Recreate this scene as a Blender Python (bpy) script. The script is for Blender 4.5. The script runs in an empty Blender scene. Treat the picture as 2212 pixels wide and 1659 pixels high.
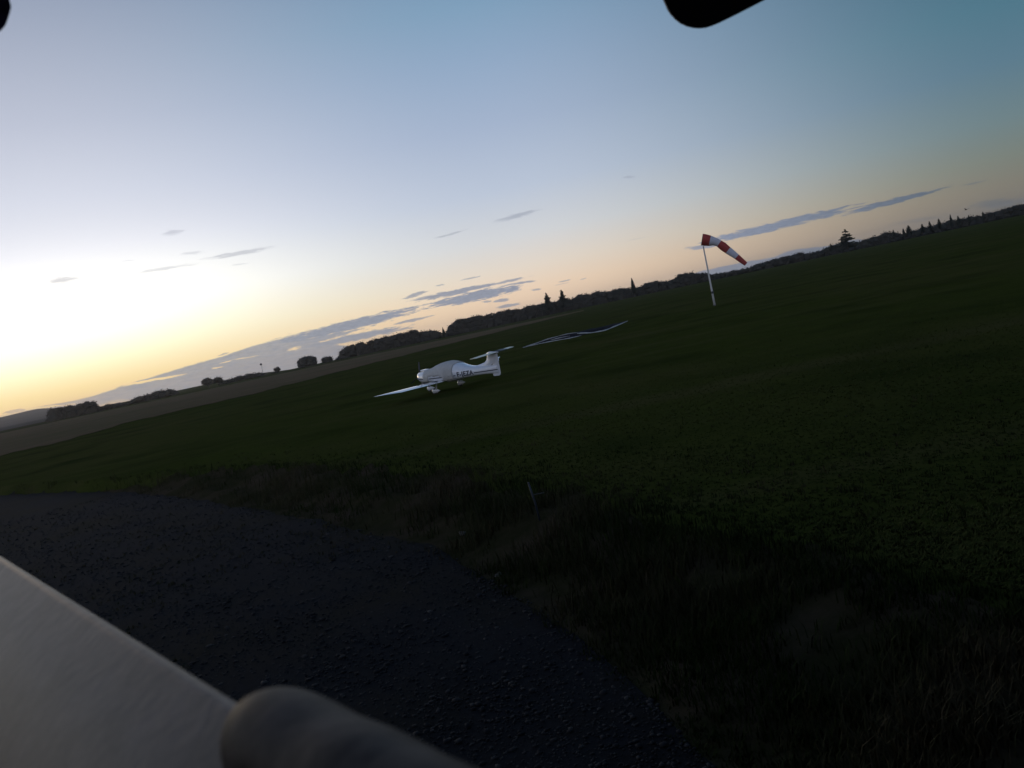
import bpy, math, random
import numpy as np
from mathutils import Vector, Matrix, noise

# ---------------------------------------------------------------- camera
S = bpy.context.scene
COL = S.collection
ROLL = math.atan(0.2133)
PITCH = math.radians(4.2158)
HCAM = 2.78
HAZE = 0.00011
FPX, CX, CY = 1916.0, 1106.0, 829.5
cam_d = bpy.data.cameras.new('camera')
cam = bpy.data.objects.new('camera', cam_d); COL.objects.link(cam)
cam_d.sensor_width = 36.0; cam_d.lens = 36.0 * FPX / 2212.0
cam_d.clip_start = 0.05; cam_d.clip_end = 20000
cam_d.dof.use_dof = True; cam_d.dof.focus_distance = 45.0; cam_d.dof.aperture_fstop = 7.0
CF = Vector((0, math.cos(PITCH), -math.sin(PITCH)))
_y0 = Vector((0, math.sin(PITCH), math.cos(PITCH))); _x0 = Vector((1, 0, 0))
CR = _x0 * math.cos(ROLL) - _y0 * math.sin(ROLL)
CU = _x0 * math.sin(ROLL) + _y0 * math.cos(ROLL)
M = Matrix((CR, CU, -CF)).transposed().to_4x4()
M.translation = Vector((0, 0, HCAM)); cam.matrix_world = M
S.camera = cam
S.cycles.max_bounces = 5; S.cycles.diffuse_bounces = 2; S.cycles.glossy_bounces = 2; S.cycles.volume_bounces = 0
S.render.resolution_x = 1024; S.render.resolution_y = 768
S.view_settings.view_transform = 'Standard'; S.view_settings.look = 'None'
S.view_settings.exposure = 0.0; S.view_settings.gamma = 1.0

def ray(x, y): return CF + CR * ((x - CX) / FPX) + CU * ((CY - y) / FPX)
def azel(x, y):
    v = ray(x, y)
    return math.degrees(math.atan2(v.x, v.y)), math.degrees(math.atan2(v.z, math.hypot(v.x, v.y)))
def hit(x, y, z=0.0):
    v = ray(x, y); t = (z - HCAM) / v.z
    return Vector((0, 0, HCAM)) + v * t
def at_range(x, y, r):                       # point seen at (x, y), r metres away horizontally
    v = ray(x, y); t = r / math.hypot(v.x, v.y)
    return Vector((0, 0, HCAM)) + v * t

def lin(c):
    return tuple((v / 255 / 12.92) if v / 255 <= 0.04045 else ((v / 255 + 0.055) / 1.055) ** 2.4 for v in c)

# ---------------------------------------------------------------- world (dusk sky)
SUN_AZ, SUN_EL = -33.0, 0.6
W = bpy.data.worlds.new('World'); S.world = W; W.use_nodes = True
NT = W.node_tree; N = NT.nodes; L = NT.links; N.clear()
def nd(t, **k):
    n = N.new(t)
    for a, b in k.items(): setattr(n, a, b)
    return n
def mth(op, a, b=None, c=None, clamp=False):
    n = nd('ShaderNodeMath', operation=op); n.use_clamp = clamp
    for i, v in enumerate((a, b, c)):
        if v is None: continue
        if isinstance(v, (int, float)): n.inputs[i].default_value = v
        else: L.new(v, n.inputs[i])
    return n.outputs[0]
def smooth(v, a, b, lo=0.0, hi=1.0):
    n = nd('ShaderNodeMapRange', interpolation_type='SMOOTHSTEP')
    L.new(v, n.inputs[0])
    for i, q in enumerate((a, b, lo, hi)): n.inputs[i + 1].default_value = q
    return n.outputs[0]
def mixc(f, a, b, bt='MIX'):
    n = nd('ShaderNodeMix', data_type='RGBA', blend_type=bt)
    for s, v in ((n.inputs[0], f), (n.inputs[6], a), (n.inputs[7], b)):
        if isinstance(v, (int, float)): s.default_value = v
        elif isinstance(v, tuple): s.default_value = (*v[:3], 1)
        else: L.new(v, s)
    return n.outputs[2]
def ramp(v, stops):
    n = nd('ShaderNodeValToRGB'); e = n.color_ramp.elements
    while len(e) < len(stops): e.new(0.5)
    for k, (p, c) in zip(e, stops): k.position = p / 45.0; k.color = (*c, 1)
    L.new(v, n.inputs[0]); return n.outputs[0]
tc = nd('ShaderNodeTexCoord'); sp = nd('ShaderNodeSeparateXYZ'); L.new(tc.outputs['Generated'], sp.inputs[0])
EL = mth('MULTIPLY', mth('ARCSINE', sp.outputs[2]), 57.29578)
AZ = mth('MULTIPLY', mth('ARCTAN2', sp.outputs[0], sp.outputs[1]), 57.29578)
ELF = mth('DIVIDE', EL, 45.0, clamp=True)
A = ramp(ELF, [(0, lin((255, 214, 150))), (1.2, lin((255, 226, 160))), (3.0, lin((255, 246, 205))), (5.5, lin((255, 254, 246))),
               (9, lin((237, 238, 246))), (12, lin((218, 222, 235))), (16, lin((192, 198, 215))), (22, lin((157, 167, 188))),
               (32, lin((110, 128, 160))), (45, lin((72, 95, 130)))])
B = ramp(ELF, [(0, lin((240, 208, 178))), (1.5, lin((243, 216, 188))), (3.0, lin((232, 219, 204))), (5, lin((213, 215, 218))),
               (8, lin((188, 199, 217))), (12, lin((165, 181, 206))), (16, lin((145, 169, 197))), (19, lin((128, 160, 188))),
               (30, lin((74, 112, 150))), (45, lin((50, 80, 118)))])
D = ramp(ELF, [(0, lin((128, 120, 110))), (1.5, lin((130, 126, 114))), (3, lin((122, 130, 122))), (5, lin((110, 131, 136))),
               (8, lin((92, 124, 142))), (11, lin((80, 120, 138))), (20, lin((54, 92, 118))), (45, lin((36, 62, 90)))])
sky = nd('ShaderNodeTexSky', sky_type='NISHITA'); sky.sun_disc = False
sky.sun_elevation = math.radians(SUN_EL); sky.sun_rotation = math.radians(SUN_AZ)
E_ = ramp(ELF, [(0, (.34, .33, .38)), (6, (.52, .53, .66)), (15, (.46, .53, .72)), (30, (.20, .26, .42)), (45, (.07, .11, .19))])
BK = mixc(1.0, E_, mixc(1.0, sky.outputs[0], (0.05, 0.05, 0.05), 'MULTIPLY'), 'ADD')
wa = smooth(AZ, -27, 3, 1, 0); wb = smooth(AZ, 1, 33)
col = mixc(wa, B, A); col = mixc(wb, col, D)
wc = smooth(mth('ABSOLUTE', AZ), 42, 110)
col = mixc(wc, col, BK)
# bloom of light where the sun has just gone down
gx = mth('DIVIDE', mth('SUBTRACT', AZ, -27.5), 13.0); gy = mth('DIVIDE', mth('SUBTRACT', EL, 5.2), 3.1)
gl = mth('EXPONENT', mth('MULTIPLY', mth('ADD', mth('MULTIPLY', gx, gx), mth('MULTIPLY', gy, gy)), -1.0))
gcol = mixc(1.0, (0.9, 0.85, 0.66), (0.9, 0.85, 0.66)); 
gv = nd('ShaderNodeVectorMath', operation='SCALE'); gv.inputs[0].default_value = (.50, .47, .38); L.new(gl, gv.inputs['Scale'])
col = mixc(1.0, col, gv.outputs[0], 'ADD')
# clouds: long streaks in direction space (degrees of azimuth and elevation)
cmb = nd('ShaderNodeCombineXYZ'); L.new(AZ, cmb.inputs[0]); L.new(EL, cmb.inputs[1])
def warp(src, sc, amp, det=5):
    mp = nd('ShaderNodeMapping'); mp.inputs['Scale'].default_value = sc; L.new(src, mp.inputs[0])
    nz = nd('ShaderNodeTexNoise'); nz.inputs['Scale'].default_value = 1.0; nz.inputs['Detail'].default_value = det
    nz.inputs['Roughness'].default_value = 0.62; L.new(mp.outputs[0], nz.inputs[0])
    s = nd('ShaderNodeVectorMath', operation='SUBTRACT'); L.new(nz.outputs['Color'], s.inputs[0]); s.inputs[1].default_value = (.5, .5, .5)
    m_ = nd('ShaderNodeVectorMath', operation='MULTIPLY'); L.new(s.outputs[0], m_.inputs[0]); m_.inputs[1].default_value = amp
    a_ = nd('ShaderNodeVectorMath', operation='ADD'); L.new(src, a_.inputs[0]); L.new(m_.outputs[0], a_.inputs[1])
    return a_.outputs[0], nz.outputs[0]
WP, NZ = warp(cmb.outputs[0], (0.45, 1.9, 1), (1.1, 0.17, 0))
WP2, NZ2 = warp(WP, (2.6, 8.0, 1), (0.5, 0.10, 0), 4)
mpf = nd('ShaderNodeMapping'); mpf.inputs['Scale'].default_value = (1.1, 8.5, 1); L.new(WP, mpf.inputs[0])
nzf = nd('ShaderNodeTexNoise'); nzf.inputs['Scale'].default_value = 1.0; nzf.inputs['Detail'].default_value = 6; nzf.inputs['Roughness'].default_value = .68; L.new(mpf.outputs[0], nzf.inputs[0])
RAG = mth('MULTIPLY', mth('SUBTRACT', nzf.outputs[0], .5), 1.9)
def streak(x1, y1, x2, y2, t, op=1.0, soft=0.45):
    a1, e1 = azel(x1, y1); a2, e2 = azel(x2, y2)
    mp = nd('ShaderNodeMapping', vector_type='TEXTURE')
    mp.inputs['Location'].default_value = ((a1 + a2) / 2, (e1 + e2) / 2, 0)
    mp.inputs['Rotation'].default_value = (0, 0, math.atan2(e2 - e1, a2 - a1))
    mp.inputs['Scale'].default_value = (math.hypot(a2 - a1, e2 - e1) / 2 * 1.05, t / 33.4 / 2 * 1.35, 1)
    L.new(WP2, mp.inputs[0])
    ln = nd('ShaderNodeVectorMath', operation='LENGTH'); L.new(mp.outputs[0], ln.inputs[0])
    return smooth(mth('ADD', ln.outputs['Value'], RAG), 1.0 - soft, 1.02, op, 0.0)
ST = [(1500, 530, 1870, 441, 15, .95, .35), (1475, 538, 1560, 528, 8, .8, .5), (1530, 521, 1700, 488, 9, .8, .5), (1820, 464, 2045, 405, 9, .95, .35), (1860, 447, 1935, 431, 5, .9, .4),
      (2065, 403, 2148, 387, 3.5, .5, .8), (1340, 384, 1375, 381, 5, .45, .8), (935, 515, 1012, 495, 4.5, .4, .8),
      (1060, 481, 1180, 449, 9, .5, .7), (350, 505, 402, 497, 10, .42, .8), (88, 611, 180, 600, 11, .5, .8),
      (275, 592, 430, 568, 7, .36, .8), (438, 561, 604, 531, 9, .45, .7), (385, 552, 445, 543, 7, .3, .8), (490, 575, 545, 567, 3, .3, .8),
      (250, 566, 290, 562, 3, .3, .8), (870, 646, 921, 629, 6, .8, .4), (880, 652, 1090, 609, 9, .9, .35), (1060, 615, 1145, 597, 5, .8, .4), (1085, 618, 1164, 605, 4, .8, .45),
      (925, 660, 1127, 620, 17, .95, .3), (941, 618, 966, 613, 2.5, .6, .5), (997, 605, 1036, 596, 3, .6, .5), (1147, 626, 1170, 623, 4.5, .7, .5),
      (1041, 653, 1064, 651, 4, .7, .5), (1064, 653, 1101, 646, 6, .8, .4), (1072, 665, 1122, 656, 6, .8, .4), (1205, 611, 1232, 604, 2.8, .6, .5),
      (1197, 617, 1230, 609, 2, .4, .6), (1250, 605, 1270, 600, 2.6, .6, .5), (560, 750, 925, 661, 19, .97, .35), (560, 762, 800, 705, 12, .9, .5), (850, 700, 930, 683, 5, .8, .4),
      (610, 760, 900, 702, 13, .93, .4), (467, 769, 495, 761, 3, .6, .5), (600, 733, 640, 722, 3, .6, .5), (0, 893, 62, 884, 5, .7, .5),
      (1330, 525, 1420, 508, 2, .15, .9), (2090, 446, 2225, 432, 17, .45, .7), (1900, 490, 2060, 462, 9, .25, .9)]
dens = None
for s in ST:
    q = streak(*s); dens = q if dens is None else mth('MAXIMUM', dens, q)
# low grey bank along the horizon: top edge as a curve over azimuth
def fcurve(v, pts, lo, hi):                     # v in degrees of azimuth -> value
    n = nd('ShaderNodeFloatCurve'); c = n.mapping.curves[0]
    q = [((a + 36) / 72, (b - lo) / (hi - lo)) for a, b in pts]
    while len(c.points) < len(q): c.points.new(0.5, 0.5)
    for p, (a, b) in zip(c.points, q): p.location = (a, b); p.handle_type = 'AUTO'
    n.mapping.update(); L.new(mth('DIVIDE', mth('ADD', v, 36.0), 72.0, clamp=True), n.inputs['Value'])
    return mth('ADD', mth('MULTIPLY', n.outputs[0], hi - lo), lo)
spw = nd('ShaderNodeSeparateXYZ'); L.new(WP2, spw.inputs[0]); WAZ, WEL = spw.outputs[0], spw.outputs[1]
top = [(0, 900), (60, 886), (167, 866), (271, 834.5), (382, 801), (493, 768), (590, 739), (640, 731), (700, 742), (760, 752), (830, 764)]
tp = [(azel(x, y)) for x, y in top]; tp = [(a, e + .12) for a, e in tp]
top2 = [(1500, 588), (1567, 572), (1615, 563), (1668, 554), (1710, 540), (1799, 527), (1840, 517)]
tq = [(azel(x, y)) for x, y in top2]
pts = [(-36, -.4)] + tp + [(tp[-1][0] + 1.0, -.8), (tq[0][0] - 2.5, -.8)] + tq + [(tq[-1][0] + 2, -.5), (36, -.5)]
T = fcurve(WAZ, pts, -1, 6)
bank = mth('MULTIPLY', smooth(mth('ADD', mth('SUBTRACT', T, WEL), mth('MULTIPLY', RAG, .06)), 0.0, 0.10), smooth(nzf.outputs[0], .25, .6, 1.0, .86))
# openings in that bank where peach light shows
holes = None
for s in [(620, 757, 657, 749, 6, 1, .4), (255, 835, 400, 808, 4.5, 1, .5), (455, 797, 480, 792, 3, .9, .5),
          (470, 786, 500, 779, 2.5, .8, .5), (500, 778, 560, 768, 2.5, .7, .5), (15, 872, 190, 853, 8, 1, .5), (190, 884, 290, 866, 14, .55, .8), (20, 888, 170, 872, 4, .8, .5),
          (640, 739, 690, 729, 3, .8, .5), (0, 901, 110, 884, 5, .9, .5)]:
    q = streak(*s); holes = q if holes is None else mth('MAXIMUM', holes, q)
bank = mth('MULTIPLY', bank, mth('SUBTRACT', 1.0, holes))
dens = mth('MAXIMUM', dens, mth('MULTIPLY', bank, smooth(WAZ, -31, -26.5, .3, .97)))
ccol = mixc(smooth(AZ, -30, -22), lin((190, 168, 160)), lin((146, 152, 166)))
ccol = mixc(smooth(AZ, -14, 12), ccol, lin((136, 146, 168)))
ccol = mixc(smooth(AZ, 12, 30), ccol, lin((92, 104, 118)))
ccol = mixc(smooth(EL, 5.5, 10), ccol, lin((168, 170, 184)))
mot = nd('ShaderNodeVectorMath', operation='SCALE'); L.new(ccol, mot.inputs[0]); L.new(smooth(NZ2, .25, .75, .90, 1.10), mot.inputs['Scale'])
col = mixc(dens, col, mot.outputs[0])
# below the horizon: dark land colour
col = mixc(smooth(EL, -0.6, -3.0), col, (0.012, 0.012, 0.012))
bg = nd('ShaderNodeBackground'); L.new(col, bg.inputs[0]); bg.inputs[1].default_value = 1.0
wo = nd('ShaderNodeOutputWorld'); L.new(bg.outputs[0], wo.inputs[0])

sd = bpy.data.lights.new('sun', 'SUN'); sd.energy = 0.12; sd.angle = math.radians(8); sd.color = (1.0, 0.72, 0.42)
so = bpy.data.objects.new('sun', sd); COL.objects.link(so)
sv = Vector((math.sin(math.radians(SUN_AZ)), math.cos(math.radians(SUN_AZ)), math.tan(math.radians(2.0))))
so.rotation_euler = (-sv).to_track_quat('-Z', 'Y').to_euler(); so.location = (-40, 60, 30)

# ---------------------------------------------------------------- helpers
def tag(o, label=None, cat=None, group=None, kind=None):
    for k, v in (('label', label), ('category', cat), ('group', group), ('kind', kind)):
        if v: o[k] = v
    return o
def empty(name, loc, rot=(0, 0, 0)):
    o = bpy.data.objects.new(name, None); COL.objects.link(o); o.location = loc; o.rotation_euler = rot
    o.empty_display_size = 0.2
    return o
class MB:
    def __init__(s): s.v = []; s.f = []; s.m = []
    def add(s, vs, fs, mi=0):
        b = len(s.v); s.v += [tuple(v) for v in vs]; s.f += [tuple(i + b for i in f) for f in fs]; s.m += [mi] * len(fs)
    def box(s, c, size, rot=None, mi=0, bev=0.0):
        hx, hy, hz = (q / 2 for q in size); R_ = rot or Matrix.Identity(3)
        if bev <= 0:
            vs = [Vector((x * hx, y * hy, z * hz)) for x in (-1, 1) for y in (-1, 1) for z in (-1, 1)]
            fs = [(0, 1, 3, 2), (4, 6, 7, 5), (0, 4, 5, 1), (2, 3, 7, 6), (0, 2, 6, 4), (1, 5, 7, 3)]
            s.add([Vector(c) + R_ @ v for v in vs], fs, mi)
        else:
            import bmesh
            bm = bmesh.new(); bmesh.ops.create_cube(bm, size=1)
            for v in bm.verts: v.co = Vector((v.co.x * size[0], v.co.y * size[1], v.co.z * size[2]))
            bmesh.ops.bevel(bm, geom=list(bm.edges), offset=bev, segments=3, profile=.5, affect='EDGES')
            bm.verts.index_update()
            s.add([Vector(c) + R_ @ v.co for v in bm.verts], [tuple(v.index for v in f.verts) for f in bm.faces], mi); bm.free()
    def loft(s, rings, mi=0, closed=True, caps=True):
        n = len(rings[0]); b = len(s.v)
        for r in rings: s.v += [tuple(p) for p in r]
        for i in range(len(rings) - 1):
            for j in range(n if closed else n - 1):
                k = (j + 1) % n
                s.f.append((b + i * n + j, b + i * n + k, b + (i + 1) * n + k, b + (i + 1) * n + j)); s.m.append(mi)
        if caps and closed:
            s.f.append(tuple(b + j for j in range(n))[::-1]); s.m.append(mi)
            s.f.append(tuple(b + (len(rings) - 1) * n + j for j in range(n))); s.m.append(mi)
    def tube(s, pts, rad, seg=10, mi=0, sx=1.0, caps=True):
        pts = [Vector(p) for p in pts]; rings = []
        if not hasattr(rad, '__len__'): rad = [rad] * len(pts)
        up = None
        for i, p in enumerate(pts):
            t = (pts[min(i + 1, len(pts) - 1)] - pts[max(i - 1, 0)]).normalized()
            if up is None: up = Vector((0, 0, 1)) if abs(t.z) < .9 else Vector((0, 1, 0))
            a = t.cross(up).normalized(); b_ = a.cross(t).normalized(); up = b_
            rings.append([p + a * math.cos(2 * math.pi * k / seg) * rad[i] * sx + b_ * math.sin(2 * math.pi * k / seg) * rad[i] for k in range(seg)])
        s.loft(rings, mi, True, caps)
    def build(s, name, mats, parent=None, smooth=True, autosm=None):
        me = bpy.data.meshes.new(name); me.from_pydata(s.v, [], s.f)
        for m_ in (mats if isinstance(mats, (list, tuple)) else [mats]): me.materials.append(m_)
        me.polygons.foreach_set('material_index', s.m)
        me.polygons.foreach_set('use_smooth', [smooth] * len(s.f)); me.update()
        if smooth and autosm: me.set_sharp_from_angle(angle=math.radians(autosm))
        o = bpy.data.objects.new(name, me); COL.objects.link(o)
        if parent: o.parent = parent
        return o
def mesh_np(name, V, Fq, mat, attr=None):
    me = bpy.data.meshes.new(name)
    me.vertices.add(len(V)); me.vertices.foreach_set('co', np.asarray(V, np.float32).ravel())
    k = Fq.shape[1]
    me.loops.add(Fq.size); me.loops.foreach_set('vertex_index', Fq.ravel().astype(np.int32))
    me.polygons.add(len(Fq)); me.polygons.foreach_set('loop_start', np.arange(0, Fq.size, k, dtype=np.int32))
    me.update(calc_edges=True); me.validate(); me.materials.append(mat)
    if attr is not None:
        a = me.attributes.new('tone', 'FLOAT', 'POINT'); a.data.foreach_set('value', np.asarray(attr, np.float32))
    o = bpy.data.objects.new(name, me); COL.objects.link(o); return o

# ---------------------------------------------------------------- materials
def mat(name, c, rough=.6, metal=0.0, var=0.0, scale=3.0, bump=0.0, bscale=40.0, coat=0.0, c2=None, coords='Object', bdist=0.02, spec=0.5, stretch=(1, 1, 1)):
    m = bpy.data.materials.new(name); m.use_nodes = True; nt = m.node_tree; b = nt.nodes['Principled BSDF']
    b.inputs['Roughness'].default_value = rough; b.inputs['Metallic'].default_value = metal
    b.inputs['Coat Weight'].default_value = coat; b.inputs['Coat Roughness'].default_value = .08
    b.inputs['Specular IOR Level'].default_value = spec
    b.inputs['Base Color'].default_value = (*c, 1)
    t = nt.nodes.new('ShaderNodeTexCoord'); mp = nt.nodes.new('ShaderNodeMapping'); mp.inputs['Scale'].default_value = stretch
    nt.links.new(t.outputs[coords], mp.inputs[0])
    if var > 0 or c2:
        n = nt.nodes.new('ShaderNodeTexNoise'); n.inputs['Scale'].default_value = scale; n.inputs['Detail'].default_value = 6
        n.inputs['Roughness'].default_value = .65
        nt.links.new(mp.outputs[0], n.inputs[0]); r = nt.nodes.new('ShaderNodeValToRGB')
        r.color_ramp.elements[0].position = .3; r.color_ramp.elements[1].position = .7
        lo = tuple(v * (1 - var) for v in c); hi = c2 if c2 else tuple(min(1, v * (1 + var)) for v in c)
        r.color_ramp.elements[0].color = (*lo, 1); r.color_ramp.elements[1].color = (*hi, 1)
        nt.links.new(n.outputs[0], r.inputs[0]); nt.links.new(r.outputs[0], b.inputs['Base Color'])
    if bump > 0:
        n2 = nt.nodes.new('ShaderNodeTexNoise'); n2.inputs['Scale'].default_value = bscale; n2.inputs['Detail'].default_value = 5
        nt.links.new(mp.outputs[0], n2.inputs[0]); bp = nt.nodes.new('ShaderNodeBump'); bp.inputs['Strength'].default_value = bump
        bp.inputs['Distance'].default_value = bdist
        nt.links.new(n2.outputs[0], bp.inputs['Height']); nt.links.new(bp.outputs[0], b.inputs['Normal'])
    return m
def ground_mat(name, cols, big=.04, fine=1.2, bump=.6, bd=.06, rough=1.0, spec=.0, stretch=(1, 1, 1)):
    m = bpy.data.materials.new(name); m.use_nodes = True; nt = m.node_tree; b = nt.nodes['Principled BSDF']
    b.inputs['Roughness'].default_value = rough; b.inputs['Specular IOR Level'].default_value = spec
    t = nt.nodes.new('ShaderNodeTexCoord'); mp = nt.nodes.new('ShaderNodeMapping'); mp.inputs['Scale'].default_value = stretch
    nt.links.new(t.outputs['Object'], mp.inputs[0])
    def nz(s, d=6):
        n = nt.nodes.new('ShaderNodeTexNoise'); n.inputs['Scale'].default_value = s; n.inputs['Detail'].default_value = d
        n.inputs['Roughness'].default_value = .65; nt.links.new(mp.outputs[0], n.inputs[0]); return n.outputs[0]
    def mx(f, a, c, lo=.35, hi=.65):
        r = nt.nodes.new('ShaderNodeMapRange'); nt.links.new(f, r.inputs[0]); r.inputs[1].default_value = lo; r.inputs[2].default_value = hi
        x = nt.nodes.new('ShaderNodeMix'); x.data_type = 'RGBA'; nt.links.new(r.outputs[0], x.inputs[0])
        for s, v in ((x.inputs[6], a), (x.inputs[7], c)):
            if isinstance(v, tuple): s.default_value = (*v, 1)
            else: nt.links.new(v, s)
        return x.outputs[2]
    c = mx(nz(fine), cols[0], cols[1]); c = mx(nz(big), c, cols[2], .45, .7)
    if name == 'mown_turf':
        m2 = nt.nodes.new('ShaderNodeMapping'); m2.inputs['Rotation'].default_value = (0, 0, math.radians(62)); m2.inputs['Scale'].default_value = (.012, .42, 1)
        nt.links.new(t.outputs['Object'], m2.inputs[0]); n3 = nt.nodes.new('ShaderNodeTexNoise'); n3.inputs['Scale'].default_value = 1.0; n3.inputs['Detail'].default_value = 5
        nt.links.new(m2.outputs[0], n3.inputs[0]); c = mx(n3.outputs[0], c, (.072, .064, .023), .52, .82)
        n4 = nt.nodes.new('ShaderNodeTexNoise'); n4.inputs['Scale'].default_value = .17; n4.inputs['Detail'].default_value = 7; nt.links.new(mp.outputs[0], n4.inputs[0]); c = mx(n4.outputs[0], c, (.024, .033, .0075), .50, .72)
    if len(cols) > 3: c = mx(nz(fine * 6, 3), c, cols[3], .55, .8)
    nt.links.new(c, b.inputs['Base Color'])
    bp = nt.nodes.new('ShaderNodeBump'); bp.inputs['Strength'].default_value = bump; bp.inputs['Distance'].default_value = bd
    nt.links.new(nz(fine * 5, 8), bp.inputs['Height']); nt.links.new(bp.outputs[0], b.inputs['Normal'])
    return m
def tone_mat(name, ca, cb, rough=.7, spec=.3):
    m = bpy.data.materials.new(name); m.use_nodes = True; nt = m.node_tree; b = nt.nodes['Principled BSDF']
    b.inputs['Roughness'].default_value = rough; b.inputs['Specular IOR Level'].default_value = spec
    a = nt.nodes.new('ShaderNodeAttribute'); a.attribute_name = 'tone'
    r = nt.nodes.new('ShaderNodeValToRGB'); r.color_ramp.elements[0].color = (*ca, 1); r.color_ramp.elements[1].color = (*cb, 1)
    nt.links.new(a.outputs['Fac'], r.inputs[0]); nt.links.new(r.outputs[0], b.inputs['Base Color']); return m
MT = dict(
    turf=ground_mat('mown_turf', [(.038, .047, .0095), (.050, .059, .0115), (.066, .060, .019), (.029, .037, .0085)], .05, .9, .6, .05, stretch=(1, 1, 1)),
    plough=ground_mat('brown_field', [(.13, .092, .052), (.165, .115, .070), (.105, .092, .046)], .02, .35, .4, .05),
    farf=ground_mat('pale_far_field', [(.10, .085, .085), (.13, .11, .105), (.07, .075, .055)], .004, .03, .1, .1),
    soil=ground_mat('bank_soil', [(.026, .026, .011), (.040, .034, .018), (.068, .048, .034)], .8, 3.0, .8, .03),
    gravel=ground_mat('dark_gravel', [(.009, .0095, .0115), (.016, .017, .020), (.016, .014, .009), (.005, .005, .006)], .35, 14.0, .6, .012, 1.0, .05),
    white=mat('white_gelcoat', (.84, .85, .87), .22, var=.05, scale=5, coat=1.0),
    cover=mat('grey_cover_cloth', (.56, .54, .50), .85, var=.10, scale=4, bump=.5, bscale=9, bdist=.03, spec=.2),
    navy=mat('dark_blue_paint', (.012, .014, .035), .35, var=.1),
    black=mat('black_rubber', (.012, .012, .013), .75, var=.2, scale=20),
    dark=mat('dark_composite', (.035, .036, .040), .5, var=.2, scale=10),
    chrome=mat('dull_alloy', (.45, .45, .46), .35, 1.0, var=.1),
    yellowed=mat('yellowed_white', (.72, .70, .50), .35, var=.06),
    red=mat('faded_red_cloth', (.36, .062, .055), .8, var=.14, scale=2, bump=.3, bscale=4, bdist=.05, spec=.2),
    wht=mat('white_cloth', (.56, .56, .61), .8, var=.08, scale=2, bump=.3, bscale=4, bdist=.05, spec=.2),
    pole=mat('weathered_white_pole', (.60, .60, .58), .5, var=.22, scale=1.5, c2=(.68, .67, .62)),
    tarp=mat('black_tarpaulin', (.014, .014, .020), .85, var=.25, scale=2, bump=.8, bscale=2.5, bdist=.08, spec=.1),
    tarpw=mat('white_webbing', (.40, .41, .41), .7, var=.45, scale=6),
    bark=mat('bark', (.05, .04, .032), .9, var=.3, scale=6, bump=.5),
    leaf=tone_mat('leaf_mass', (.018, .016, .009), (.050, .041, .027)),
    needle=tone_mat('needle_mass', (.020, .028, .016), (.050, .052, .032)),
    blade=tone_mat('grass_blade', (.018, .028, .007), (.080, .060, .036), 1.0, .02),
    blade2=tone_mat('short_grass_blade', (.036, .050, .011), (.070, .074, .021), 1.0, .02),
    stone=tone_mat('gravel_stone', (.011, .012, .015), (.085, .080, .075), .9, .1),
    galv=mat('weathered_galvanised_steel', (.018, .014, .013), .46, .0, var=.9, scale=18, c2=(.14, .108, .098), spec=.22, bump=.25, bscale=60, bdist=.002, stretch=(.8, 1, 1)),
    galvd=mat('dull_dark_steel', (.014, .012, .012), .6, .0, var=.8, scale=26, c2=(.085, .068, .062), bump=.3, bscale=50, bdist=.002, spec=.16),
    worn=mat('worn_bare_metal', (.30, .27, .22), .45, .3, var=.3, scale=30, c2=(.48, .45, .38), spec=.5),
    plast=mat('black_plastic', (.006, .006, .010), .6, var=.2, scale=30, spec=.3),
    stakem=mat('faded_blue_plastic', (.022, .030, .045), .6, var=.2, scale=12),
    clad=mat('dark_profiled_steel', (.035, .035, .038), .6, var=.2, scale=2),
    bird=mat('dark_plumage', (.02, .018, .017), .8, var=.2, scale=30),
)

# ---------------------------------------------------------------- terrain
ZG = -0.42
def interp(pts):
    xs = np.array([p[0] for p in pts]); ys = np.array([p[1] for p in pts]); o = np.argsort(xs)
    return lambda x: np.interp(x, xs[o], ys[o])
ge = [hit(*p, ZG) for p in [(0, 1075), (130, 1068), (270, 1068), (400, 1080), (560, 1107), (680, 1128), (760, 1150), (860, 1168), (940, 1190), (1060, 1257), (1140, 1305), (1200, 1350), (1320, 1445), (1430, 1545), (1530, 1659)]]
GE = interp([(-90, 60), (-45, 44)] + [(p.x, p.y) for p in ge] + [(1.6, 2.5), (3.0, -2), (6, -14), (14, -60), (300, -900)])
be = [hit(*p, 0) for p in [(0, 1052), (250, 1035), (430, 1010), (600, 1003), (800, 1001), (1000, 1016), (1120, 1036), (1350, 1080), (1500, 1115), (1700, 1160), (1900, 1205), (2212, 1290)]]
BE = interp([(-90, 66), (-45, 49)] + [(p.x, p.y) for p in be] + [(5.5, 2.4), (9, -4), (20, -50), (300, -800)])
def hills(x, y):
    r = np.hypot(x, y); az = np.degrees(np.arctan2(x, y))
    ss = lambda t: np.clip(t, 0, 1) ** 2 * (3 - 2 * np.clip(t, 0, 1))
    z = -0.16 * ss((r - 100) / 380)
    left = ss((-13.0 - az) / 3.0)
    z = z + left * ss((r - 520) / 480) * 0.85
    hill = ss((-24.5 - az) / 3.5)
    z = z + hill * ss((r - 1100) / 2000) * 28.0 * (1 + .05 * np.sin(az * 1.3))
    z = z - (1 - hill) * np.clip(r - 1050, 0, 2000) * 0.006 - np.clip(r - 3300, 0, None) * 0.02
    z = z - (1 - left) * np.clip(r - 560, 0, 1500) * 0.006
    return z
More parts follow.
